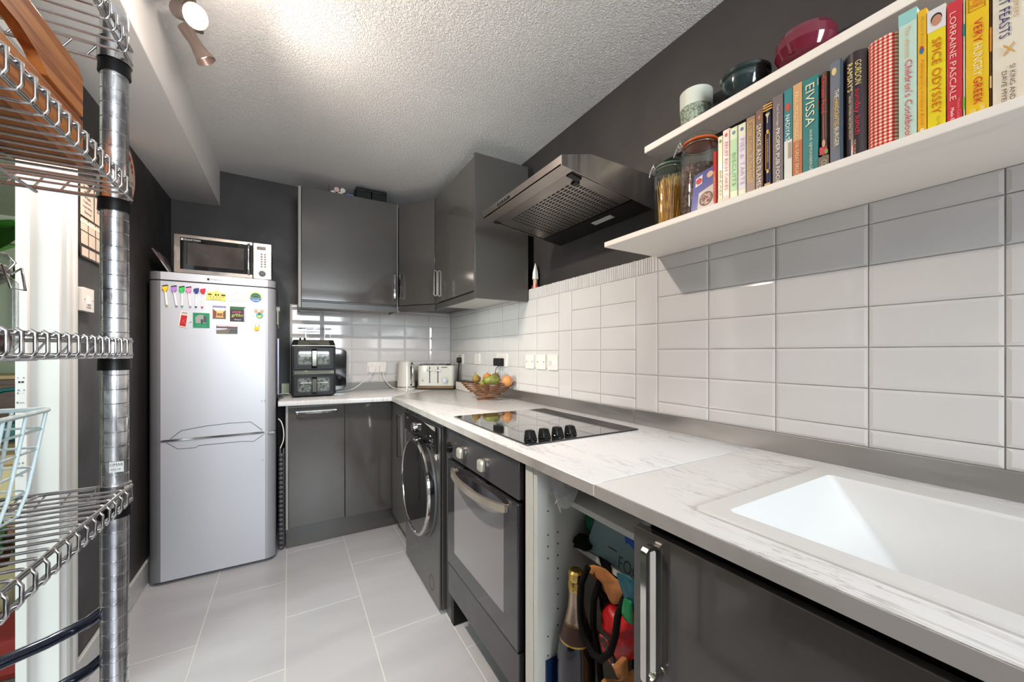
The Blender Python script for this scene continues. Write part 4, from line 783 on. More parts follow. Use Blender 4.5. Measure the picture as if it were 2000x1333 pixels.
for s, c_, z_, wd, hh_ in (('pink',(226,80,130),.231,.042,.016),('good',(240,240,236),.220,.02,.006),('green',(190,206,40),.209,.052,.016),('Wicked',(240,240,240),.189,.030,.007)): lettering(o, s, flat('mg_'+s, c_), (-.257,FYm-.0032,r(z_)), (1,0,0), (0,0,1), wd, hh_)
o = mag('fridge_magnet', rect(-.352,.108,-.256,.158), (120,100,100), 'wide landscape magnet of a purple heather valley')
deco(o, rect(-.351,.148,-.257,.1575), (216,196,200)); deco(o, [(-.351,.138),(-.256,.138),(-.256,.146),(-.30,.149),(-.33,.146),(-.351,.150)], (90,70,84), .0003); deco(o, [(-.351,.128),(-.31,.132),(-.30,.138),(-.351,.138)], (206,210,220), .0004); deco(o, [(-.30,.112),(-.258,.112),(-.258,.135),(-.29,.134)], (70,84,84), .0004); deco(o, rect(-.351,.109,-.30,.116), (96,120,70), .0004)
o = mag('fridge_magnet', rect(-.452,.138,-.381,.218), (24,130,84), 'square green magnet with a grey stone house picture')
deco(o, [(-.440,.162),(-.418,.162),(-.418,.180),(-.410,.180),(-.410,.162),(-.396,.162),(-.394,.196),(-.410,.208),(-.430,.206),(-.442,.194)], (150,150,150)); deco(o, rect(-.4185,.162,-.4095,.184), (40,60,50), .0004); deco(o, [(-.408,.166),(-.395,.166),(-.393,.196),(-.407,.204)], (70,74,84), .0004); lettering(o, 'Corfe Castle', flat('pale_mint', (120,190,160)), (-.417,FYm-.003,r(.149)), (1,0,0), (0,0,1), .045, .005)
o = mag('fridge_magnet', [(-.514,.142),(-.478,.135),(-.469,.218),(-.502,.224)], (230,214,196), 'tilted cream-edged magnet with a red panel'); deco(o, [(-.508,.146),(-.482,.141),(-.475,.200),(-.500,.203)], (180,20,36)); deco(o, [(-.4985,.206),(-.4755,.203),(-.4735,.216),(-.4965,.219)], (196,196,200)); deco(o, [(-.4975,.214),(-.474,.212),(-.4735,.2145),(-.497,.2175)], (60,70,100), .0004)
mb = MB(); mb.tube([(-.496,FYm-.0035,r(.160)),(-.492,FYm-.0035,r(.175)),(-.486,FYm-.0035,r(.183)),(-.490,FYm-.0035,r(.166)),(-.484,FYm-.0035,r(.156))], .0007, 5); mb.build('flourish', flat('pale_rose', (216,130,130)), o)
tag(MB().cyl((-.461,FYm,r(.172)),(-.461,FYm-.008,r(.172)),.004,n=16).build('pin_magnet', flat('pearl', (214,206,220), .2)), 'tiny pearly pin magnet between the red and green magnets', 'magnet')
tag(MB().cyl((-.164,FYm,r(.176)),(-.164,FYm-.006,r(.176)),.004,n=16).build('pin_magnet', flat('pearl', (214,206,220), .2)), 'tiny pearly pin magnet between the two funny-face magnets', 'magnet')
o = mag('fridge_magnet', disc(-.152,.218,.0175,.0185,26), (52,170,160), 'funny-face magnet with big orange eyes and red nose', .006)
for x in (-.169,-.142): 
    e_ = MB().cyl((x,FYm,r(.243)),(x,FYm-.007,r(.243)),.0105,n=20).build('eye', flat('eye_coral', (236,150,110), .5), o); deco(o, disc(x,.243,.006), (240,214,180), .0044); deco(o, disc(x,.242,.003), (24,24,24), .0048)
MB().ball((-.154,FYm-.008,r(.228)),.0055).build('nose', flat('nose_red', (206,40,70), .4), o); deco(o, [(-.164,.216),(-.142,.216),(-.146,.206),(-.160,.206)], (240,214,40), .0034); deco(o, [(-.144,.214),(-.139,.210),(-.143,.204),(-.148,.206)], (226,70,60), .0036)
o = mag('fridge_magnet', disc(-.166,.140,.0155,.0135,24), (206,206,40), 'small yellow bunny-face magnet with two orange ears', .005)
for x, q in ((-.172,-.002),(-.157,.003)): MB().prism([(x-.003,r(.150)),(x+.003,r(.150)),(x+q+.003,r(.166)),(x+q-.001,r(.167))], 'y', FYm-.004, FYm, .0005).build('ear', flat('ear_coral', (236,150,110)), o)
for x in (-.170,-.160): deco(o, disc(x,.143,.0022,n=10), (30,60,30), .0024)
deco(o, [(-.176,.134),(-.156,.134),(-.160,.128),(-.172,.128)], (226,90,110), .0024)
# clips and strips on the fridge's right side
t = thing('paper_bundle', 'papers clipped under a white hook on the fridge side', 'papers', (FX1+.005,2.90,r(.2)))
MB().cyl((FX1-.002,2.90,r(.285)),(FX1+.016,2.90,r(.285)),.016,n=18).build('hook', m_socket, t)
MB().box((FX1+.001,2.885,r(.185)),(FX1+.006,2.925,r(.275)),.001).build('paper', m_paper, t); MB().box((FX1+.0065,2.905,r(.160)),(FX1+.010,2.945,r(.270)),.001).build('paper', flat('beige_paper', (200,186,160), .6), t)
tag(MB().box((FX1-.0015,3.02,r(-.28)),(FX1+.010,3.05,r(.10)),.002).build('knife_rack', M('violet_grey', (170,170,190), .3, .3)), 'slim silver magnetic strip on the fridge side', 'strip')

# leaflet leaning beside the microwave
t = thing('leaflet', 'glossy leaflet leaning on the wall beside the microwave', 'leaflet', (-.6,2.9,r(.427)))
MB().hexa([(-.561,2.70,r(.428)),(-.555,2.70,r(.428)),(-.555,2.95,r(.428)),(-.561,2.95,r(.428)),(-.634,2.70,r(.555)),(-.628,2.70,r(.557)),(-.628,2.95,r(.557)),(-.634,2.95,r(.555))]).build('cover', M('leaflet_print', (110,84,84), .25, var=((170,170,166), 14, .45, .6)), t)

# microwave
t = thing('microwave', 'stainless steel microwave on top of the fridge', 'microwave', (-.32,2.83,r(.4275)), 0)
m_inox = M('microwave_steel', (166,156,147), .25, 1., rvar=(8,.08))
X0, X1, Y0m, ZA, ZB2 = -.545, -.096, 2.700, r(.437), r(.650)
bx((X0+.004,Y0m+.03,ZA),(X1-.004,3.02,ZB2-.004),'body',M('microwave_case', (92,90,88), .35, .6),t,.004)
for x in (X0+.04,X1-.04):
    for y in (Y0m+.06,2.98): MB().cyl((x,y,r(.4268)),(x,y,ZA),.012,n=14).build('foot', m_blackp, t)
d = bx((X0,Y0m,ZA),(-.189,Y0m+.029,ZB2),'door',m_inox,t,.003)
bx((X0+.028,Y0m-.0015,r(.459)),(-.1905,Y0m+.001,r(.632)),'door_glass',m_blackg,d,.0005)
bx((X0+.060,Y0m-.0024,r(.482)),(-.232,Y0m-.0012,r(.606)),'window',M('mw_window', (74,66,62), .12, coat=.3, var=((54,48,46), 6, .4, .6)),d,0)
lettering(d, 'Russell Hobbs', m_socket, (X0+.082,Y0m-.0018,r(.622)), (1,0,0), (0,0,1), .070, .0095)
MB().cyl((X0+.037,Y0m-.0012,r(.6215)),(X0+.037,Y0m-.0022,r(.6215)),.0058,n=20).build('emblem', m_socket, d)
h_ = MB(); h_.tube([(-.208,Y0m-.004,r(.462)),(-.208,Y0m-.024,r(.468)),(-.208,Y0m-.028,r(.485)),(-.208,Y0m-.028,r(.610)),(-.208,Y0m-.024,r(.628)),(-.208,Y0m-.004,r(.634))], .0065, 10); h_.build('handle', m_chrome, d)
cp = bx((-.1885,Y0m,ZA),(X1,Y0m+.029,ZB2),'control_panel',m_inox,t,.003)
bx((-.170,Y0m-.001,r(.610)),(-.125,Y0m+.001,r(.630)),'display',flat('display_brown', (52,42,36), .2),cp,0)
lettering(cp, '18:30', flat('display_digits', (120,104,90)), (-.148,Y0m-.0012,r(.620)), (1,0,0), (0,0,1), .036, .012)
for i in range(6):
    for j in range(2): MB().prism(arc((-.146+.017*j,r(.585-.0145*i)),.006,0,2*pi,12)[:-1], 'y', Y0m-.0012, Y0m, 0).build('button', flat('button_grey', (120,112,104), .4), cp)
MB().cyl((-.143,Y0m,r(.470)),(-.143,Y0m-.016,r(.470)),.017,.0155,28).build('dial', m_dgrey, cp)
mb = MB(); mb.rings([[(-.143+q*cos(2*pi*i/28), y, r(.470)+q*sin(2*pi*i/28)) for i in range(28)] for q, y in ((.020,Y0m-.001),(.020,Y0m-.003),(.0175,Y0m-.003),(.0175,Y0m-.001))], closed=True); mb.build('dial_ring', m_chrome, cp)
tag(MB().prism([(-.270,r(.6505)),(-.222,r(.6505)),(-.256,r(.672))], 'y', 2.80, 2.803).build('paper_sheet', m_thin), 'clear plastic corner sticking up on top of the microwave', 'sheet')

# ------------------------------------------------------------------ appliances on the back worktop
t = thing('air_fryer', 'black double-drawer stacked air fryer', 'air fryer', (.136,3.0,WT))
AX0, AX1, AY = .006, .270, 2.868
MB().prism([(AX0,WT+.014),(AX0+.02,WT+.005),(AX1-.02,WT+.005),(AX1,WT+.014),(AX1,r(.048)),(AX0,r(.048))], 'y', AY, 3.17, .008).build('body', m_blackp, t)
mb = MB(); mb.hexa([(AX0,AY,r(.048)),(AX1,AY,r(.048)),(AX1,3.17,r(.048)),(AX0,3.17,r(.048)),(AX0+.012,AY+.022,r(.089)),(AX1-.012,AY+.022,r(.089)),(AX1-.012,3.15,r(.089)),(AX0+.012,3.15,r(.089))], .004); mb.build('top_housing', m_blackg, t)
m_mir = M('mirror_trim', (150,152,140), .08, 1.)
mb = MB(); mb.hexa([(AX0+.036,AY-.001,r(.052)),(AX1-.036,AY-.001,r(.052)),(AX1-.036,AY+.004,r(.052)),(AX0+.036,AY+.004,r(.052)),(AX0+.042,AY+.018,r(.085)),(AX1-.042,AY+.018,r(.085)),(AX1-.042,AY+.024,r(.085)),(AX0+.042,AY+.024,r(.085))]); tp = mb.build('display_panel', m_mir, t)
lettering(t, 'Tower', flat('badge_dark', (80,84,74), .3), (.138,AY+.004,r(.071)), (1,0,0), (0,.42,.9), .06, .016, lift=.002)
bx((AX0+.016,AY-.003,r(-.140)),(AX1-.012,AY+.002,r(-.118)),'trim_band',m_mir,t,.001)
for z0, z1 in ((r(-.110),r(.040)),(r(-.282),r(-.146))):
    d = bx((AX0+.012,AY-.006,z0),(AX1-.012,AY+.002,z1),'drawer',m_blackp,t,.005)
    zm = (z0+z1)/2+.004; 
    MB().prism(rrect(AX0+.042,zm-.042,AX1-.042,zm+.042,.012), 'y', AY-.0075, AY-.006, 0).build('window', M('fryer_window', (120,128,124), .06, coat=.5, var=((60,66,66), 60, .45, .62)), d)
    mb = MB(); a_, b_ = rrect(AX0+.036,zm-.048,AX1-.036,zm+.048,.014), rrect(AX0+.042,zm-.042,AX1-.042,zm+.042,.012); mb.rings([[(x,AY-.007,z) for x,z in a_],[(x,AY-.009,z) for x,z in a_],[(x,AY-.009,z) for x,z in b_],[(x,AY-.007,z) for x,z in b_]], closed=True); mb.build('window_frame', m_dgrey, d)
    mb = MB(); 
    for q in (-.030,.030): mb.tube([(AX0+.065 if q<0 else AX1-.065,AY-.0085,zm+.03),(AX0+.065 if q<0 else AX1-.065,AY-.0085,zm+.015)], .0008, 5)
    mb.tube([(AX0+.05,AY-.0085,zm+.013),(AX1-.05,AY-.0085,zm+.013)], .0012, 5); mb.build('rack', m_chrome, d)
    MB().prism([(AY-.006,z1-.012),(AY-.030,z1-.022),(AY-.032,z0+.022),(AY-.006,z0+.008),(AY-.006,z0+.018),(AY-.023,z0+.028),(AY-.022,z1-.030),(AY-.006,z1-.020)], 'x', .123, .155, .002).build('handle', m_blackp, d)
    bx((.127,AY-.0335,z0+.026),(.151,AY-.031,z1-.026),'handle_plate',m_mir,d,.0005)
for x in (AX0+.04,AX1-.04): MB().cyl((x,AY+.04,WT),(x,AY+.04,WT+.006),.014).build('foot', m_blackp, t)
t = thing('wire_rack', 'thin oval wire rack standing on top of the air fryer', 'rack', (.14,3.0,r(.0895)))
mb = MB(); mb.tube([(.150+.105*cos(2*pi*i/36), 2.99+.075*sin(2*pi*i/36), r(.170)) for i in range(36)], .0022, 8, True); mb.build('ring', m_chrome, t)
for x, y in ((.092,2.93),(.242,2.955),(.092,3.05),(.215,3.05)): MB().tube([(x,y,r(.1695)),(x,y,r(.0895))], .0015, 6).build('leg', m_chrome, t)
for x in (.058,.084): MB().cyl((x,2.91,r(.0885)),(x,2.91,r(.102)),.006,n=12).build('rubber_cap', m_blackp, t)
t = thing('tray', 'black plastic air fryer tray propped behind the fryer', 'tray', (.33,3.185,WT))
MB().prism([(.235,WT+.001),(.350,WT+.016),(.373,WT+.040),(.376,r(.012)),(.360,r(.024)),(.235,r(.046))], 'y', 3.176, 3.205, .004).build('body', m_blackg, t)
for x, z in ((.315,-.02),(.325,-.185)): MB().cyl((x,3.176,r(z)),(x,3.172,r(z)),.012,n=18).build('boss', m_blackp, t)
tag(MB().box((-.055,3.19,WT+.0005),(-.004,3.218,WT+.075),.004).build('socket_box', flat('pale_box', (206,214,180), .4)), 'pale box low in the corner left of the air fryer', 'box')
def cable(pts, label, mat, q=.0032, name='cable', n=8):
    P = [Vector(p) for p in pts]; out = []                                     # Catmull-Rom
    for i in range(len(P)-1):
        a, b_, c_, d_ = P[max(i-1,0)], P[i], P[i+1], P[min(i+2,len(P)-1)]
        for k in range(6):
            t_ = k/6; out.append(.5*((2*b_)+(c_-a)*t_+(2*a-5*b_+4*c_-d_)*t_**2+(3*b_-a-3*c_+d_)*t_**3))
    out.append(P[-1]); return tag(MB().tube(out, q, n).build(name, mat), label, 'cable')
m_wcab = flat('white_cable', (230,228,222), .4)
# sockets and plugs
def plate(name, loc, wd, hh_, axis, label, cat='socket', grp=None):
    """axis 'y': on the back wall, 'x': on the right wall; loc = centre on the wall face"""
    t = thing(name, label, cat, loc, group=grp)
    a = (wd/2, hh_/2)
    if axis == 'y': MB().prism([(loc[0]+p, loc[2]+q) for p, q in rrect(-a[0],-a[1],a[0],a[1],.004)], 'y', loc[1]-.009, loc[1], .0012).build('plate', m_socket, t)
    else: MB().prism([(loc[1]+p, loc[2]+q) for p, q in rrect(-a[0],-a[1],a[0],a[1],.004)], 'x', loc[0]-.009, loc[0], .0012).build('plate', m_socket, t)
    return t
t = plate('double_socket', (.6065,3.2256,r(-.114)), .150, .086, 'y', 'white double socket behind the kettle with two white plugs')
for x in (.590,.6235): MB().box((x-.006,3.2145,r(-.095)),(x+.006,3.2165,r(-.080)),.001).build('switch', flat('switch_white', (240,236,230), .3), t)
for i, (x, lb) in enumerate(((.565,'left white plug in the socket behind the kettle'),(.646,'right white plug in the socket behind the kettle'))):
    p = thing('plug', lb, 'plug', (x,3.2165,r(-.128)), group='white plugs behind the kettle'); MB().prism([(x+a,r(-.128)+b_) for a,b_ in rrect(-.024,-.026,.024,.024,.008)], 'y', 3.194, 3.2160, .004).build('body', m_socket, p)
cable([(.565,3.19,r(-.150)),(.53,3.185,r(-.19)),(.47,3.182,r(-.245)),(.41,3.175,WT+.012),(.36,3.15,WT+.0045),(.30,3.14,WT+.0045)], 'white cable from the left plug running behind the air fryer', m_wcab)
cable([(.646,3.19,r(-.150)),(.655,3.18,r(-.20)),(.69,3.175,r(-.255)),(.73,3.17,WT+.008),(.77,3.165,WT+.0045)], 'white cable from the right plug down to the kettle', m_wcab)
cable([(-.0685,3.10,WT-.05),(-.0685,3.0,WT+.008),(-.045,2.98,WT+.022),(-.015,2.985,WT+.020),(-.003,3.0,WT+.014)], 'white cable curling between fridge and air fryer', m_wcab)
RW = 1.2388
t = plate('socket', (RW,2.998,r(-.050)), .140, .082, 'x', 'corner socket with red neon and black charger plug')
for y in (3.01,2.975): MB().cyl((RW-.009,y,r(-.022)),(RW-.0100,y,r(-.022)),.006,n=12).build('pin_hole', m_ink, t)
MB().box((RW-.0105,3.012,r(-.065)),(RW-.009,3.028,r(-.035))).build('red_rocker', flat('rocker_red', (170,60,50), .4), t)
p = thing('plug', 'black plug in the corner socket beside the toaster', 'plug', (RW-.02,2.975,r(-.06))); MB().box((RW-.036,2.945,r(-.082)),(RW-.0105,3.005,r(-.034)),.009).build('body', m_blackp, p)
cable([(RW-.024,2.972,r(-.083)),(RW-.028,2.968,r(-.13)),(RW-.034,2.965,r(-.18)),(RW-.040,2.955,r(-.222))], 'black cable hanging into the white box in the corner', flat('black_cable', (24,24,24), .5), .006)
plate('fused_switch', (RW,2.652,r(-.044)), .088, .082, 'x', 'single white switch above the fruit basket, left of the black charger')
t = plate('socket', (RW,2.262,r(-.047)), .148, .086, 'x', 'white double socket holding a square black charger')
MB().box((RW-.0105,2.196,r(-.085)),(RW-.009,2.206,r(-.050)),.0005).build('rocker', flat('switch_white', (240,236,230), .3), t)
p = thing('charger', 'square black charger plugged in above the fruit basket', 'charger', (RW-.03,2.268,r(-.055))); MB().box((RW-.046,2.222,r(-.086)),(RW-.0100,2.312,r(-.034)),.004).build('body', m_blackp, p)
cable([(RW-.028,2.262,r(-.0865)),(RW-.034,2.29,r(-.105)),(RW-.045,2.28,r(-.130)),(RW-.055,2.27,r(-.145)),(RW-.065,2.262,r(-.165))], 'thin black cable dropping from the square charger into the basket', flat('black_cable', (24,24,24), .5), .0022)
for yc, lb, kd in ((1.913,'first switch plate of three beside the hob, furthest one','switch'),(1.796,'middle switch plate of the three beside the hob','switch'),(1.684,'third switch plate beside the hob, next to the upright tile','switch')):
    t = plate('switch_plate', (RW,yc,r(-.050)), .087, .084, 'x', lb, 'switch', 'white switch plates beside the hob')
    MB().box((RW-.0115,yc-.024,r(-.066)),(RW-.009,yc-.004,r(-.042)),.001).build('rocker', flat('switch_white', (240,236,230), .3), t)
    if yc > 1.75:
        for s_ in (-.030,.030): MB().cyl((RW-.009,yc+s_,r(-.050)),(RW-.0098,yc+s_,r(-.050)),.0035,n=12).build('screw', m_dgrey, t)
    else: MB().box((RW-.0105,yc+.006,r(-.066)),(RW-.009,yc+.028,r(-.040)),.0005).build('blank', flat('switch_grey', (206,202,198), .4), t)

# kettle
t = thing('kettle', 'cream and chrome jug kettle beside the toaster', 'kettle', (.808,3.092,WT))
c = (.808,3.092,WT)
MB().lathe([(.070,0),(.071,.004),(.070,.016),(.066,.017)], c, 40).build('base', m_cream, t)
MB().lathe([(.067,.0175),(.0675,.020),(.0675,.026),(.067,.027)], c, 40).build('chrome_band', m_chrome, t)
MB().lathe([(.0695,.0275),(.069,.034),(.062,.13),(.057,.205),(.054,.220),(.050,.224),(.003,.227)], c, 44).build('jug', m_cream, t)
MB().lathe([(.048,.2245),(.046,.229),(.003,.231)], c, 36).build('lid', m_cream, t)
ha = -1.22; P = lambda q, z: (c[0]+q*cos(ha), c[1]+q*sin(ha), c[2]+z)
MB().tube([P(.055,.206),P(.078,.212),P(.088,.195),P(.087,.13),P(.084,.075),P(.074,.060),P(.063,.064)], [.006,.008,.009,.0095,.009,.008,.006], 12).build('handle', m_chrome, t)
MB().tube([P(.066,.188),P(.069,.14),P(.071,.08)], .0055, 8).build('handle_shadow_grip', m_blackp, t)
MB().cyl(P(.0665,.040),P(.0695,.040),.011,n=4).build('switch', m_dgrey, t)
# toaster
t = thing('toaster', 'cream four-slot toaster with wood-effect base', 'toaster', (.875,3.030,WT), -.560)
Lc = dict(local=True)
def lb_(a, c_, name, mat, parent, bev=.002): return MB().box(a, c_, bev).build(name, mat, parent, local=True)
TWD, TD, TH = .300, .165, .205
lb_((.002,.002,.0),(TWD-.002,TD-.002,.006),'feet',m_blackp,t)
lb_((0,0,.006),(TWD,TD,.030),'base',M('wood_effect', (122,98,72), .4),t,.010)
MB().prism(rrect(.004,.004,TWD-.004,TD-.004,.03,6), 'z', .0305, TH-.012, .0).build('body', m_cream, t, local=True)
mb = MB(); q = rrect(.004,.004,TWD-.004,TD-.004,.03,6); q2 = rrect(.014,.014,TWD-.014,TD-.014,.026,6); mb.rings([[(x,y,TH-.012) for x,y in q],[(x,y,TH-.004) for x,y in rrect(.008,.008,TWD-.008,TD-.008,.03,6)],[(x,y,TH) for x,y in q2]]); mb.build('top_plate', m_chrome, t, local=True)
for x in (.050,.105,.180,.235): lb_((x-.010,.028,TH-.001),(x+.012,TD-.02,TH+.0006),'slot',m_ink,t,0)
for x, z in ((.105,.155),(.172,.150)):
    lb_((x-.0035,.0028,.052),(x+.0035,.0042,TH-.022),'lever_slot',m_ink,t,0)
    l_ = lb_((x-.020,-.014,z-.003),(x+.020,.002,z+.005),'lever',m_chrome,t,.002)
MB().cyl((.232,.004,.075),(.232,-.014,.075),.021,.019,28).build('dial', m_chrome, t, local=True)
lb_((.046,.0,.065),(.056,.0042,.09),'button',m_chrome,t,.001)
lb_((.200,.0034,TH-.030),(.248,.0042,TH-.023),'badge',flat('badge_brown', (90,74,56), .4),t,0)
# white box with dark rim
t = thing('utensil_box', 'white rectangular box with a dark rim behind the fruit basket', 'box', (1.19,2.80,WT))
MB().prism([(1.150,2.640),(1.232,2.640),(1.232,2.885),(1.150,2.885)], 'z', WT+.0005, WT+.066, .006).build('body', flat('box_white', (222,216,210), .35), t)
MB().prism([(1.148,2.638),(1.2325,2.638),(1.2325,2.887),(1.148,2.887)], 'z', WT+.0665, WT+.074, .002).build('rim', flat('rim_brown', (52,40,36), .5), t)

# ------------------------------------------------------------------ fruit basket (folding slatted) and fruit
BC = Vector((1.088,2.185,WT))
t = thing('fruit_basket', 'folding slatted wooden fruit basket on crossed feet', 'basket', tuple(BC))
for k, s in ((0,1),(1,-1)):
    a = radians(35 if s > 0 else -35)
    dv = Vector((cos(a+radians(-20)), sin(a+radians(-20)), 0)); n_ = Vector((-dv.y, dv.x, 0))
    for o_ in (0,):
        p0, p1 = BC + dv*(-.085), BC + dv*.085; q = .008
        mb = MB(); mb.hexa([p0-n_*q+Vector((0,0,.0005)), p1-n_*q+Vector((0,0,.0005)), p1+n_*q+Vector((0,0,.0005)), p0+n_*q+Vector((0,0,.0005)), p0-n_*q+Vector((0,0,.014)), p1-n_*q+Vector((0,0,.014)), p1+n_*q+Vector((0,0,.014)), p0+n_*q+Vector((0,0,.014))] if k == 0 else
                              [p0-n_*q+Vector((0,0,.0145)), p1-n_*q+Vector((0,0,.0145)), p1+n_*q+Vector((0,0,.0145)), p0+n_*q+Vector((0,0,.0145)), p0-n_*q+Vector((0,0,.026)), p1-n_*q+Vector((0,0,.026)), p1+n_*q+Vector((0,0,.026)), p0+n_*q+Vector((0,0,.026))], .002); mb.build('foot', m_basket, t)
# slats: the square of hinged rims; corners near left, near, right, far
cor = [Vector((.960,2.285,0)), Vector((1.012,2.055,0)), Vector((1.214,2.090,0)), Vector((1.165,2.325,0))]
for lv in range(6):
    z = WT+.030+lv*.0125; k = .50+.50*(lv/5)**.7
    for i in range(4):
        a_, b_ = cor[i], cor[(i+1)%4]; ctr = Vector((BC.x,BC.y,0)); a2, b2 = ctr+(a_-ctr)*k, ctr+(b_-ctr)*k
        dv = (b2-a2).normalized(); n_ = Vector((-dv.y,dv.x,0))*.0045; ex = dv*.008; zo = .0062*(i%2)
        rise = .012*(lv/5); za = z+zo+(rise if i in (0,3) else 0)*0; 
        P_ = [a2-ex-n_, b2+ex-n_, b2+ex+n_, a2-ex+n_]
        MB().hexa([(p.x,p.y,z+zo) for p in P_]+[(p.x,p.y,z+zo+.0058) for p in P_], .001).build('slat', m_basket, t)
FZ = WT+.105
def fruit(name, c_, rx, ry, rz, col, col2, label, cat, pear=False, rot=0, tilt=0, bumpy=None):
    t = thing(name, label, cat, c_)
    mb = MB(); Tm = Matrix.Translation(c_) @ Matrix.Rotation(rot, 4, 'Z') @ Matrix.Rotation(tilt, 4, 'Y'); mb.T = Tm
    if pear: mb.lathe([(rx*(.05 if i in (0,16) else 1)*max(.02,sin(pi*(i/16)))*(1-.38*(i/16)**2.2+.05*sin(6*i/16)) , -rz+2*rz*i/16) for i in range(17)], n=24)
    else: mb.ball((0,0,0), rx, ry, rz, 24, 14)
    mb.build('flesh', M(name+str(col), col, .45, var=(col2, 22, .42, .62), bump=(60,.25,.002)), t, ang=80)
    mb = MB(); mb.T = Tm; mb.cyl((0,0,rz-.002),(.002,0,rz+.008),.0018,.0022,8); mb.build('stem', M('stem_brown', (84,58,34), .7), t); return t
fruit('pear', (1.040,2.250,WT+.128), .031,.031,.036, (150,128,46),(120,84,40), 'brownish green pear at the left edge of the basket', 'fruit', True, .3, -.3)
fruit('mango', (1.098,2.150,WT+.122), .030,.032,.056, (140,138,58),(96,104,46), 'long mottled green fruit across the middle of the basket', 'fruit', False, -.5, 1.5)
fruit('avocado', (1.150,2.190,WT+.140), .030,.030,.036, (116,104,44),(88,66,36), 'dark speckled fruit topping the basket', 'fruit', True, .6, .9)
fruit('orange', (1.118,2.245,WT+.132), .030,.030,.029, (206,130,60),(190,112,50), 'small orange peeking out behind the green fruit', 'fruit')
fruit('pear', (1.075,2.215,WT+.098), .028,.028,.032, (150,146,60),(120,110,50), 'green pear low in the basket behind the long green fruit', 'fruit', True, 1.1, 1.3)
fruit('orange', (1.178,2.090,WT+.118), .035,.035,.036, (200,140,84),(186,122,72), 'pale orange hanging over the right rim of the basket', 'fruit')
# ------------------------------------------------------------------ chrome shelving unit along the left wall
t = thing('shelving_unit', 'chrome wire shelving unit standing beside the doorway', 'shelving unit', (-.44,.48,0))
SU = t; PX0, PX1, PY0, PY1 = -.602, -.265, .045, .925
prof = [(.018,0)]
z = .02
while z < 1.79: prof += [(.018,z),(.0168,z+.0009),(.018,z+.0018)]; z += .0246
prof += [(.018,1.80),(.0165,1.812),(.003,1.815)]
def post(x, y): return MB().lathe(prof, (x,y,.0), 28).build('post', m_post, t, ang=25)
for x in (PX1,PX0):
    for y in (PY1,PY0):
        if x == PX1 and y == PY1: p0 = post(x, y); 
        else: post(x, y)
MB().prism([(a,b_) for a,b_ in ()] or [(-.266,r(-.186)),(-.248,r(-.186)),(-.248,r(-.204)),(-.266,r(-.204))], 'y', .9055, .9068).build('label_tape', flat('label_white', (222,220,216), .5), p0)
lettering(p0, 'OMAR', m_ink, (-.257,.9055,r(-.191)), (1,0,0), (0,0,1), .017, .005, 'label_print'); lettering(p0, 'IKEA 58', m_ink, (-.258,.9055,r(-.199)), (1,0,0), (0,0,1), .012, .003, 'label_print')
LV = [(r(.511),r(.535),0),(r(.272),r(.297),0),(r(-.003),r(.021),0),(r(-.258),r(-.234),1)]
RX, RXB, RY, RYB = -.2435, -.6235, .934, .036
for zb, zt, up in LV:
    zw = (zt+.003) if up else (zb-.003)
    mb = MB()
    for zz in (zb, zt):                                                          # rails all round
        mb.tube([(RX,RYB,zz),(RX,RY-.010,zz)], .0032, 8); mb.tube([(RXB,RYB,zz),(RXB,RY,zz)], .0032, 8); mb.tube([(RXB,RY,zz),(RX-.014,RY,zz)], .0032, 8); mb.tube([(RXB,RYB,zz),(RX,RYB,zz)], .0032, 8)
    y = RY-.048; k = 0
    while y > RYB+.01:                                                           # cross wires, each folded down (or up) over the rails
        if up: pts = [(RXB+.001,y,zw),(RX-.006,y,zw),(RX+.002,y,zw-.002),(RX+.0052,y,zw-.008),(RX+.0052,y,zb+.002),(RX+.001,y,zb-.004)]
        else: pts = [(RXB+.001,y,zw),(RX-.006,y,zw),(RX+.002,y,zw+.001),(RX+.0052,y,zw+.007),(RX+.0052,y,zt+.001),(RX+.001,y,zt+.004)]
        mb.tube(pts, .0020, 7); y -= .0245; k += 1
    zs = zw - .005 if not up else zw-.0055
    for x in (-.36,-.50): mb.tube([(x,RY-.001,zs+.001),(x,RYB+.001,zs+.001)], .0025, 6)
    for k in range(int((RXB-RX)/-.03)):                                           # zigzag of the end rail
        xa = RXB+.02+k*.03
        if xa < RX-.05: mb.tube([(xa,RY,zb),(xa+.015,RY,zt)], .0016, 5)
    mb.tube([(-.42,RY-.004,zb-.001),(-.60,RY-.15,zb-.006)], .0028, 6)
    sh = mb.build('wire_shelf', m_wire, t)
    for x in (PX1,PX0):
        for y in (PY1,PY0): MB().lathe([(.0182,0),(.0225,0),(.0215,.036),(.0182,.036)], (x,y,zb-.006), 28, caps=False).build('collar', m_wire, sh)
    for x in (PX1,PX0):
        for y in (PY1,PY0): MB().lathe([(.0182,0),(.0212,.0),(.0205,.020),(.0182,.020)], (x,y,zb-.0265), 24, caps=False).build('sleeve', m_blackp, sh)
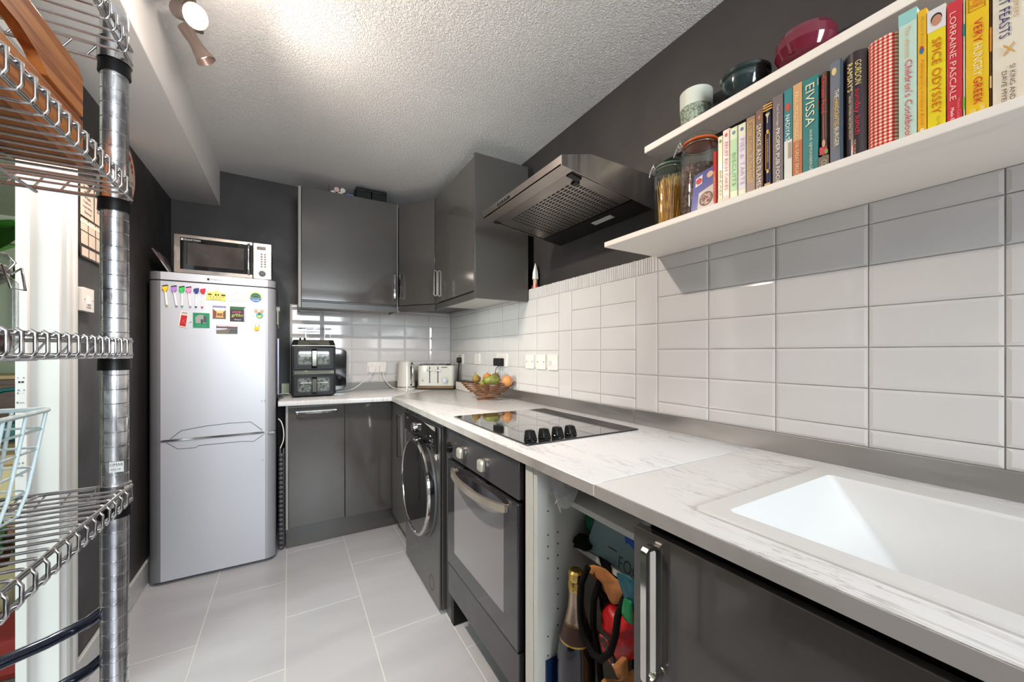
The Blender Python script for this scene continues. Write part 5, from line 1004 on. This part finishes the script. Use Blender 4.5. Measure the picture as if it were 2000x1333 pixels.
# pine crate
CT = r(.272)-.0008
t = thing('wooden_crate', 'open pine crate with cut-out handles on an upper wire shelf', 'crate', (-.42,.66,CT+.001))
zb = CT+.001
for xa, xb in ((-.278,-.266),(-.556,-.544)):
    MB().prism([(.478,zb+.010),(.812,zb+.010),(.812,zb+.072),(.478,zb+.072)], 'x', xa, xb, .0015).build('lower_plank', m_wood, t)
    P_ = [(.478,zb+.078),(.520,zb+.078),(.548,zb+.094),(.575,zb+.104),(.655,zb+.104),(.690,zb+.096),(.715,zb+.080),(.812,zb+.078),(.812,zb+.136),(.795,zb+.146),(.495,zb+.146),(.478,zb+.136)]
    MB().prism(P_, 'x', xa, xb, .0015).build('upper_plank', m_wood, t)
for ya in (.480,.798):
    MB().box((-.5435,ya,zb+.010),(-.2785,ya+.012,zb+.072),.001).build('end_plank', m_wood, t); MB().box((-.5435,ya,zb+.078),(-.2785,ya+.012,zb+.140),.001).build('end_plank', m_wood, t)
for i in range(4): MB().box((-.556+.074*i,.478,zb),(-.556+.074*i+.068,.812,zb+.0095),.001).build('bottom_slat', m_wood, t)
# jar on the middle shelf
JZ = r(-.003)-.0008
t = thing('storage_jar', 'clip-top glass jar on the middle wire shelf at the photo edge', 'jar', (-.352,.735,JZ)); cliptop(t, (-.352,.735,JZ), .050, .118, flat('grey_seal', (170,160,150), .4), clip_az=-.35)
tag(MB().lathe([(.042,.006),(.0465,.012),(.0465,.030),(.03,.034),(.003,.035)], (-.352,.735,JZ), 32).build('jar_contents', M('dark_berries', (92,30,34), .6, var=((54,18,24), 60, .4, .6), bump=(90,.8,.004))), 'dark red dried fruit in the bottom of the jar', 'food')['kind'] = 'stuff'
# pale blue basket on the lower shelf
BZ = r(-.231)+.0022
t = thing('wire_basket', 'pale blue coated wire basket on a lower wire shelf', 'basket', (-.45,.66,BZ))
m_blue = M('pale_blue_coating', (220,236,238), .35)
def bring(z_, fl): return [(x,y,z_) for x,y in rrect(-.573-fl,.500-fl,-.326+fl,.815+fl,.016,4)]
mb = MB(); mb.tube(bring(BZ+.146,.020), .0034, 8, True); mb.build('rim', m_blue, t)
mb = MB()
for k, z_ in ((.15,.003),(.35,.034),(.55,.065),(.72,.092),(.88,.120)): mb.tube(bring(BZ+z_, .020*(z_/.146)), .0018, 6, True)
A = rrect(-.573,.500,-.326,.815,.016,4); B = rrect(-.593,.480,-.306,.835,.016,4)
def samp(R, u):
    L_ = [Vector(p) for p in R]; L_.append(L_[0]); d = [0]
    for i in range(len(L_)-1): d.append(d[-1]+(L_[i+1]-L_[i]).length)
    s_ = u*d[-1]
    for i in range(len(L_)-1):
        if s_ <= d[i+1]: f_ = (s_-d[i])/max(1e-9,d[i+1]-d[i]); return L_[i].lerp(L_[i+1], f_)
    return L_[-1]
for i in range(26):
    a, b_ = samp(A, i/26), samp(B, i/26); m_ = a.lerp(b_, .35)
    mb.tube([(a.x,a.y,BZ+.003),(m_.x+.0,m_.y,BZ+.035),(b_.x,b_.y,BZ+.146)], .0023, 6)
for i in range(9): mb.tube([(-.570,.52+i*.034,BZ+.003),(-.329,.52+i*.034,BZ+.003)], .0018, 6)
mb.build('wire_mesh', m_blue, t)
# black tube frame behind the unit's lower bay
t = thing('folded_stool', 'folded black metal tube frame leaning low behind the shelving post', 'stool', (-.40,.87,0))
m_tubeb = M('black_tube', (44,50,66), .12, .7, coat=.4)
def poly(pts): return pts
MB().tube([(-.290,.985,r(-.468)),(-.304,.945,r(-.468)),(-.34,.910,r(-.468)),(-.385,.882,r(-.468)),(-.47,.835,r(-.468)),(-.55,.79,r(-.468))], .0095, 14).build('upper_rail', m_tubeb, t)
MB().tube([(-.290,.985,r(-.552)),(-.304,.945,r(-.552)),(-.34,.910,r(-.552)),(-.385,.882,r(-.552)),(-.47,.835,r(-.552)),(-.55,.79,r(-.552))], .0095, 14).build('lower_rail', m_tubeb, t)
for x, y in ((-.290,.990),(-.55,.79)): MB().tube([(x,y,.002),(x,y,r(-.46))], .009, 12).build('leg', m_tubeb, t)

# ------------------------------------------------------------------ things on the left wall
WLx = -.664
t = thing('weekly_planner', 'dark and cream weekly planner board with handwritten notes', 'planner', (WLx+.004,2.08,r(.48)))
m_plan = flat('planner_dark', (52,44,42), .3); m_pc = flat('planner_cream', (214,194,176), .35)
MB().prism([(1.972,r(.640)),(2.36,r(.640)),(2.36,r(.352)),(1.985,r(.352)),(1.972,r(.40))], 'x', WLx+.0005, WLx+.007, .001).build('board', m_plan, t)
def xq(parent, y0, z0, y1, z1, mat, x=WLx+.0078, name='cell'): mb = MB(); mb.quad((x,y0,z0),(x,y1,z0),(x,y1,z1),(x,y0,z1)); return mb.build(name, mat, parent)
def pv(y): return y
xq(t, 1.980,r(.505),2.088,r(.628),m_pc); xq(t, 2.096,r(.505),2.24,r(.628),m_pc); xq(t, 1.980,r(.630),2.03,r(.638),m_pc)
for i in range(6): xq(t, 1.982+.062*i,r(.452),1.982+.062*i+.056,r(.496),m_pc); xq(t, 1.984+.062*i,r(.402),1.984+.062*i+.056,r(.448),m_pc); xq(t, 1.990+.060*i,r(.359),1.990+.060*i+.054,r(.390),m_pc)
for i, s in enumerate(('Bread','eggs','Milk','Yoghurt','vegetables','Sauce')): lettering(t, s, m_navy, (WLx+.0082,2.03+.004*(i%3),r(.614-.018*i)), (0,1,0), (0,0,1), .03+.006*len(s)*.8, .010, 'handwriting')
for i, s in enumerate(('Food','Nat. Pot','Bday !')): lettering(t, s, m_navy, (WLx+.0082,2.145,r(.606-.026*i)), (0,1,0), (0,0,1), .055, .014, 'handwriting')
xq(t, 1.978,r(.478),2.23,r(.489),flat('tape', (236,222,204), .4), WLx+.0084, 'tape_strip')
t = thing('light_switch', 'white switch on the black wall below the planner', 'switch', (WLx+.005,2.01,r(.195)))
MB().prism([(y,z) for y,z in rrect(1.966,r(.153),2.052,r(.239),.003)], 'x', WLx+.0003, WLx+.020, .0015).build('plate', m_socket, t)
MB().box((WLx+.0195,1.996,r(.180)),(WLx+.0235,2.022,r(.210)),.001).build('rocker', flat('switch_white', (240,236,230), .3), t)
for y in (1.976,2.042): MB().cyl((WLx+.0195,y,r(.196)),(WLx+.021,y,r(.196)),.002,n=10).build('screw', m_dgrey, t)
MB().box((WLx+.0195,1.992,r(.166)),(WLx+.0205,2.026,r(.171))).build('mark', m_lgrey, t)
t = thing('wall_plaque', 'round cream plaque with an orange rim on the black wall', 'plaque', (WLx+.004,2.40,r(.835)))
mb = MB(); n = 48
def disk(mb, c_, q, x0, x1): mb.rings([[(x, c_[0]+q*cos(2*pi*i/n), c_[1]+q*sin(2*pi*i/n)) for i in range(n)] for x in (x0, x1)]); return mb
disk(mb, (2.405,r(.838)), .142, WLx+.0004, WLx+.008).build('rim', flat('plaque_orange', (206,92,56), .5), t)
disk(MB(), (2.405,r(.838)), .132, WLx+.008, WLx+.0088).build('face', flat('plaque_cream', (232,214,192), .5), t)
for a in (1.2,.9,.55,.3,-.3,-.9,-1.3): 
    mb = MB(); c_ = (2.405+.10*cos(a), r(.838)+.10*sin(a)); q = .018 if a > .5 else .012
    mb.quad(*[(WLx+.0093, c_[0]+q*k[0], c_[1]+q*k[1]) for k in ((-1,-.3),(.3,-1),(1,.4),(-.2,1))]); mb.build('motif', flat('plaque_red', (206,80,44), .5), t)
tag(MB().prism([(2.33,r(.530)),(2.395,r(.500)),(2.418,r(.375)),(2.33,r(.395))], 'x', WLx+.0005, WLx+.0015).build('paper_sheet', m_paper), 'white paper corner on the black wall behind the chrome post', 'paper')

# ------------------------------------------------------------------ gap between fridge and cupboards
t = thing('folding_steps', 'dark grey folded ribbed plastic rack in the gap beside the fridge', 'rack', (-.045,2.80,0))
m_rib = M('ribbed_grey', (88,88,92), .45)
for x in (-.058,-.040): MB().box((x,2.765,.004),(x+.010,2.80,.62),.003).build('upright', m_rib, t)
mb = MB()
for k in range(21): mb.lathe([(.010,0),(.0145,.006),(.0145,.015),(.010,.021)], (-.0475,2.76,.004+.0285*k), 14)
mb.build('ribs', m_rib, t)
cable([(-.062,2.70,r(-.395)),(-.045,2.70,r(-.42)),(-.034,2.70,r(-.475)),(-.036,2.70,r(-.53)),(-.052,2.70,r(-.575))], 'white cable looping in the dark gap beside the fridge', m_wcab, .003)

# ------------------------------------------------------------------ what the open cupboard holds
FLR = .1185
def drape(name, fn, mat, parent=None, nu=14, nv=12, th=.003, **k):
    """cloth: fn(u,v) -> point, doubled to a thin shell"""
    mb = MB(); G = [[Vector(fn(i/nu, j/nv)) for j in range(nv+1)] for i in range(nu+1)]; Nn = [[None]*(nv+1) for _ in range(nu+1)]
    for i in range(nu+1):
        for j in range(nv+1):
            a = G[min(i+1,nu)][j]-G[max(i-1,0)][j]; b_ = G[i][min(j+1,nv)]-G[i][max(j-1,0)]; q = a.cross(b_); Nn[i][j] = q.normalized() if q.length > 1e-9 else Vector((0,0,1))
    A = [[mb.b.verts.new(G[i][j]+Nn[i][j]*th/2) for j in range(nv+1)] for i in range(nu+1)]; B = [[mb.b.verts.new(G[i][j]-Nn[i][j]*th/2) for j in range(nv+1)] for i in range(nu+1)]
    for i in range(nu):
        for j in range(nv): mb.b.faces.new((A[i][j],A[i+1][j],A[i+1][j+1],A[i][j+1])); mb.b.faces.new((B[i][j],B[i][j+1],B[i+1][j+1],B[i+1][j]))
    for i in range(nu):
        for j in (0,nv): mb.b.faces.new((A[i][j],A[i+1][j],B[i+1][j],B[i][j]))
    for j in range(nv):
        for i in (0,nu): mb.b.faces.new((A[i][j],A[i][j+1],B[i][j+1],B[i][j]))
    return mb.build(name, mat, parent, ang=60)
def blob(name, c_, rx, ry, rz, mat, parent=None, seed=0, amp=.18, n=28, m=18, flatz=None):
    """crumpled soft lump"""
    R = random.Random(seed); ph = [(R.uniform(1,4), R.uniform(1,4), R.uniform(1,4), R.uniform(0,6)) for _ in range(6)]
    mb = MB(); rs = []
    for j in range(m+1):
        th = pi*min(max(j/m,.012),.988); ring = []
        for i in range(n):
            a = 2*pi*i/n; d = Vector((sin(th)*cos(a), sin(th)*sin(a), -cos(th))); k = 1+amp*sum(sin(p[0]*d.x*3+p[1]*d.y*3+p[2]*d.z*3+p[3]) for p in ph)/2.4
            p_ = Vector((c_[0]+rx*d.x*k, c_[1]+ry*d.y*k, c_[2]+rz*d.z*k))
            if flatz is not None: p_.z = max(p_.z, flatz)
            ring.append(p_)
        rs.append(ring)
    mb.rings(rs); return mb.build(name, mat, parent, ang=50)
def cloth(n_, c_, c2=None, s=.75): return M(n_, c_, s, bump=(45,.5,.004), var=(c2 or tuple(int(q*.75) for q in c_), 9, .42, .65))
m_red = cloth('red_bag', (196,22,26), (140,10,16), .4); m_tan = cloth('jute', (176,118,66), (146,92,50), .9)
# champagne bottle
bc = (.690,.832,FLR)
t = thing('champagne_bottle', 'large dark champagne bottle with gold foil neck in the open cupboard', 'bottle', bc)
HB = r(-.604)-FLR; m_bot = M('bottle_glass', (26,24,34), .06, coat=.7)
MB().lathe([(.003,.0),(.050,0),(.054,.006),(.054,HB*.46),(.051,HB*.56),(.040,HB*.66),(.030,HB*.72),(.0215,HB*.80),(.0195,HB*.86)], bc, 44).build('body', m_bot, t)
m_foil = M('champagne_foil', (196,170,150), .28, .9, bump=(60,.25,.003)); m_gold = M('gold_foil', (206,172,96), .3, 1., bump=(90,.5,.004))
MB().lathe([(.0315,HB*.714),(.0245,HB*.775),(.0212,HB*.83),(.0202,HB*.885)], bc, 36, caps=False).build('neck_foil', m_foil, t)
MB().lathe([(.0202,HB*.885),(.0225,HB*.89),(.0235,HB*.93),(.0215,HB*.945),(.0225,HB*.955),(.0215,HB*.988),(.016,HB*1.0),(.002,HB*1.0)], bc, 28).build('cork_foil', m_gold, t)
MB().lathe([(.0455,HB*.625),(.0385,HB*.672),(.0328,HB*.7145)], bc, 40, caps=False).build('collar_label', M('collar_brown', (66,46,40), .4), t)
for q0, q1 in ((HB*.618,HB*.627),(HB*.712,HB*.718)): MB().lathe([(.0463 if q0 < HB*.7 else .0332,q0),(.0455 if q0 < HB*.7 else .0322,q1)], bc, 40, caps=False).build('gold_band', m_gold, t)
a0 = -2.42; mb = MB(); mb.rings([[(bc[0]+.0548*cos(a0-.5+1.0*i/10), bc[1]+.0548*sin(a0-.5+1.0*i/10), bc[2]+z_) for i in range(11)] for z_ in (.10,HB*.36)], caps=False); mb.quad
mb.build('front_label', flat('bottle_label', (36,36,66), .35), t)
tag(MB().box((.628,.886,.20),(.668,.8925,.34),.001).build('blue_box', flat('blue_box', (24,48,92), .35)), 'narrow dark blue packet behind the champagne bottle', 'packet')
# clear plastic bag on the top shelf
S1 = r(-.411)+.0006
t = thing('plastic_bag', 'crumpled clear plastic bag spilling over the top cupboard shelf', 'bag', (.70,.86,S1))
m_film = bpy.data.materials.new('clear_film'); m_film.use_nodes = True; nt = m_film.node_tree; b = nt.nodes['Principled BSDF']; b.inputs['Roughness'].default_value = .18; b.inputs['Base Color'].default_value = (.75,.75,.75,1)
tr = nt.nodes.new('ShaderNodeBsdfTransparent'); mxs = nt.nodes.new('ShaderNodeMixShader'); mxs.inputs[0].default_value = .38; out = nt.nodes['Material Output']
nt.links.new(tr.outputs[0], mxs.inputs[1]); nt.links.new(b.outputs[0], mxs.inputs[2]); nt.links.new(mxs.outputs[0], out.inputs[0])
drape('sheet', lambda u, v: (.640+.10*u+.012*sin(9*v+3*u), .886-.075*v-.01*sin(7*u), S1+.004+.058*sin(pi*min(1,u*1.1))*(.6+.4*sin(5*v+1))-(.018*(1-u)**2)*1.0+.012*(1-u)*sin(11*v)+.018), m_film, t, 16, 16, .0012)
drape('sheet', lambda u, v: (.630+.05*u, .880-.055*v+.01*sin(8*u), r(-.345)-.085*v*(1-.3*u)+.004*sin(12*u)), m_film, t, 12, 12, .0012)
tag(MB().lathe([(.030,0),(.036,.02),(.037,.045),(.030,.05)], (.86,.74,S1), 24).build('tin', m_blackp), 'dark tin at the back of the top cupboard shelf', 'tin')
# items on the second shelf
S2 = r(-.568)+.0006
t = thing('shopping_bag', 'pale teal grocery bag printed FOOD lying on the second cupboard shelf', 'bag', (.78,.68,S2))
m_teab = M('teal_print_bag', (118,146,152), .35, bump=(14,.3,.006))
def bagf(u, v): return (.738+.016*v+.006*sin(5*u), .846-.300*u-.030*v*(1-u), S2+.002+.112*v+.003*sin(7*u+3*v))
drape('front', bagf, m_teab, t, 14, 10, .003)
lettering(t, 'FOOD', m_ink, (.732,.660,r(-.536)), (0,-1,0), (.14,0,1), .100, .032, 'print', lift=.004); lettering(t, '-', m_ink, (.736,.735,r(-.515)), (0,-1,0), (.14,0,1), .030, .004, 'print', lift=.004); lettering(t, 'W', m_ink, (.742,.650,r(-.478)), (0,-1,0), (.14,0,1), .036, .030, 'print', lift=.004)
blob('contents', (.85,.70,S2+.062), .085, .11, .055, m_teab, t, 3, .10)
tag(blob('green_bag', (.790,.846,S2+.078), .040, .038, .060, cloth('green_cloth', (16,112,80), (8,70,54))), 'bunched dark green bag beside the teal grocery bag', 'bag')
tag(MB().box((.752,.812,S2+.001),(.765,.845,S2+.125),.004).build('navy_strip', flat('navy_cloth', (40,60,70), .6)), 'dark navy folded edge between green and teal bags', 'bag')
t = thing('webbing_strap', 'black padded strap end hanging off the second shelf', 'strap', (.72,.86,S2)); m_web = M('black_webbing', (15,14,14), .85, spec=.2)
blob('pad', (.738,.856,S2+.016), .028, .034, .018, m_web, t, 5, .12)
tag(drape('strap', lambda u, v: (.7325, .786-.042*u*(1-.6*v)-.03*v, S2+.010-.062*v), m_web, None, 6, 8, .004), 'black webbing tab hanging over the second shelf edge', 'strap')
tag(drape('blue_cloth', lambda u, v: (.738+.006*v, .700-.055*u, r(-.448)-.040*v+.004*sin(9*u)), cloth('blue_cloth', (24,80,180), (14,50,130)), None, 8, 6, .003), 'small bright blue cloth tucked above the teal bag print', 'cloth')
# big bags at the bottom
def pillow(name, pts, x, front, back, mat, parent=None, seed=0, wr=.004, xs=None):
    """soft bag face: outline pts (y, z from the lens), bulging towards -x by front and +x by back"""
    P = [Vector((q[0], r(q[1]), 0)) for q in pts]; n = 40; L_ = P+[P[0]]; d = [0]
    for k in range(len(P)): d.append(d[-1]+(L_[k+1]-L_[k]).length)
    B = []
    for k in range(n):
        s_ = d[-1]*k/n
        for j in range(len(P)):
            if s_ <= d[j+1]: B.append(L_[j].lerp(L_[j+1], (s_-d[j])/max(1e-9, d[j+1]-d[j]))); break
    B = [(B[k-1]+B[k]*2+B[(k+1)%n])/4 for k in range(n)]; c = sum(B, Vector())/n; R = random.Random(seed); ph = [R.uniform(0,6) for _ in range(6)]
    def ring(k, off): 
        out = []
        for q in B:
            p = c.lerp(q, k); w_ = sin(p.x*120+ph[0]+3*sin(p.y*70+ph[1]))*wr + sin(p.y*150+ph[2]+2*sin(p.x*90+ph[3]))*wr*.7
            out.append((x + off*(1-k**2.2)**.6 + w_*(1-k*.6), p.x, p.y))
        return out
    mb = MB(); mb.rings([ring(k, back) for k in (.02,.3,.55,.8,.93)]+[ring(1.0, 0)]+[ring(k, -front) for k in (.95,.85,.7,.5,.3,.15,.02)]); return mb.build(name, mat, parent, ang=60)
t = thing('jute_bag', 'tan jute-topped black bag with long black rope handles in the open cupboard', 'bag', (.82,.72,FLR))
blob('body', (.93,.735,FLR+.235), .085, .075, .235, M('black_bag', (14,13,13), .85, bump=(40,.4,.004), spec=.2), t, 9, .08, flatz=FLR+.001)
pillow('black_front', [(.800,-.610),(.740,-.590),(.660,-.560),(.632,-.590),(.632,-.640),(.700,-.670),(.745,-.690),(.790,-.730),(.800,-.68)], .745, .006, .08, M('black_bag', (14,13,13), .85), t, 4)
pillow('flap', [(.825,-.600),(.785,-.572),(.742,-.560),(.655,-.572),(.640,-.577),(.645,-.590),(.712,-.642),(.722,-.636),(.745,-.603),(.790,-.598)], .708, .006, .010, m_tan, t, 2, .0015)
pillow('inner_flap', [(.812,-.616),(.790,-.604),(.768,-.602),(.744,-.612),(.732,-.622),(.735,-.638),(.752,-.636),(.765,-.624),(.790,-.618)], .722, .004, .006, m_tan, t, 3, .001)
MB().tube([(.688,.781,r(-.572)),(.680,.797,r(-.62)),(.678,.800,r(-.678)),(.676,.796,r(-.720)),(.672,.775,r(-.752)),(.668,.741,r(-.768)),(.664,.705,r(-.757)),(.662,.672,r(-.715)),(.664,.657,r(-.665)),(.672,.658,r(-.625)),(.695,.664,r(-.600)),(.735,.674,r(-.575))], .0085, 12).build('rope_handle', m_web, t)
MB().tube([(.710,.760,r(-.606)),(.700,.772,r(-.66)),(.702,.776,r(-.73)),(.712,.768,r(-.80)),(.722,.765,r(-.90))], .0085, 12).build('rope_handle', m_web, t)
t = thing('red_bag', 'bright red shiny bag with a cream-edged corner in the open cupboard', 'bag', (.74,.66,FLR))
pillow('body', [(.772,-.715),(.760,-.672),(.742,-.655),(.715,-.664),(.688,-.650),(.634,-.615),(.630,-.70),(.655,-.745),(.700,-.790),(.712,-.786),(.733,-.740),(.755,-.742)], .728, .030, .055, m_red, t, 11, .004)
pillow('printed_panel', [(.772,-.742),(.752,-.746),(.731,-.745),(.715,-.770),(.700,-.796),(.716,-.802),(.750,-.785)], .712, .006, .008, M('panel_print', (50,40,38), .4, var=((206,40,40), 40, .5, .6)), t, 12, .001)
pillow('cream_corner', [(.712,-.788),(.660,-.752),(.655,-.745),(.678,-.790),(.694,-.803)], .704, .004, .006, flat('edge_cream', (206,186,160), .5), t, 13, .0006)
t = thing('jute_bag', 'orange-tan woven bag crumpled at the bottom of the open cupboard', 'bag', (.70,.66,FLR))
pillow('body', [(.745,-.850),(.728,-.830),(.700,-.822),(.665,-.790),(.632,-.735),(.622,-1.04),(.70,-1.06),(.76,-1.05)], .700, .022, .05, m_tan, t, 14, .004)
pillow('fold', [(.668,-.745),(.640,-.705),(.626,-.700),(.624,-.745),(.650,-.765)], .668, .012, .012, m_tan, t, 15, .001)
t = thing('folded_bag', 'teal and green nylon bag hanging beside the tall chrome handle', 'bag', (.70,.64,r(-.62)))
pillow('teal_side', [(.680,-.535),(.640,-.522),(.615,-.530),(.615,-.600),(.640,-.596),(.658,-.575)], .688, .006, .010, cloth('teal_nylon', (26,92,104), (14,60,74), .4), t, 16, .0015)
pillow('green_side', [(.645,-.575),(.620,-.570),(.615,-.622),(.640,-.628),(.652,-.618),(.650,-.600)], .678, .006, .008, cloth('green_nylon', (16,130,70), (8,84,50), .4), t, 17, .0015)
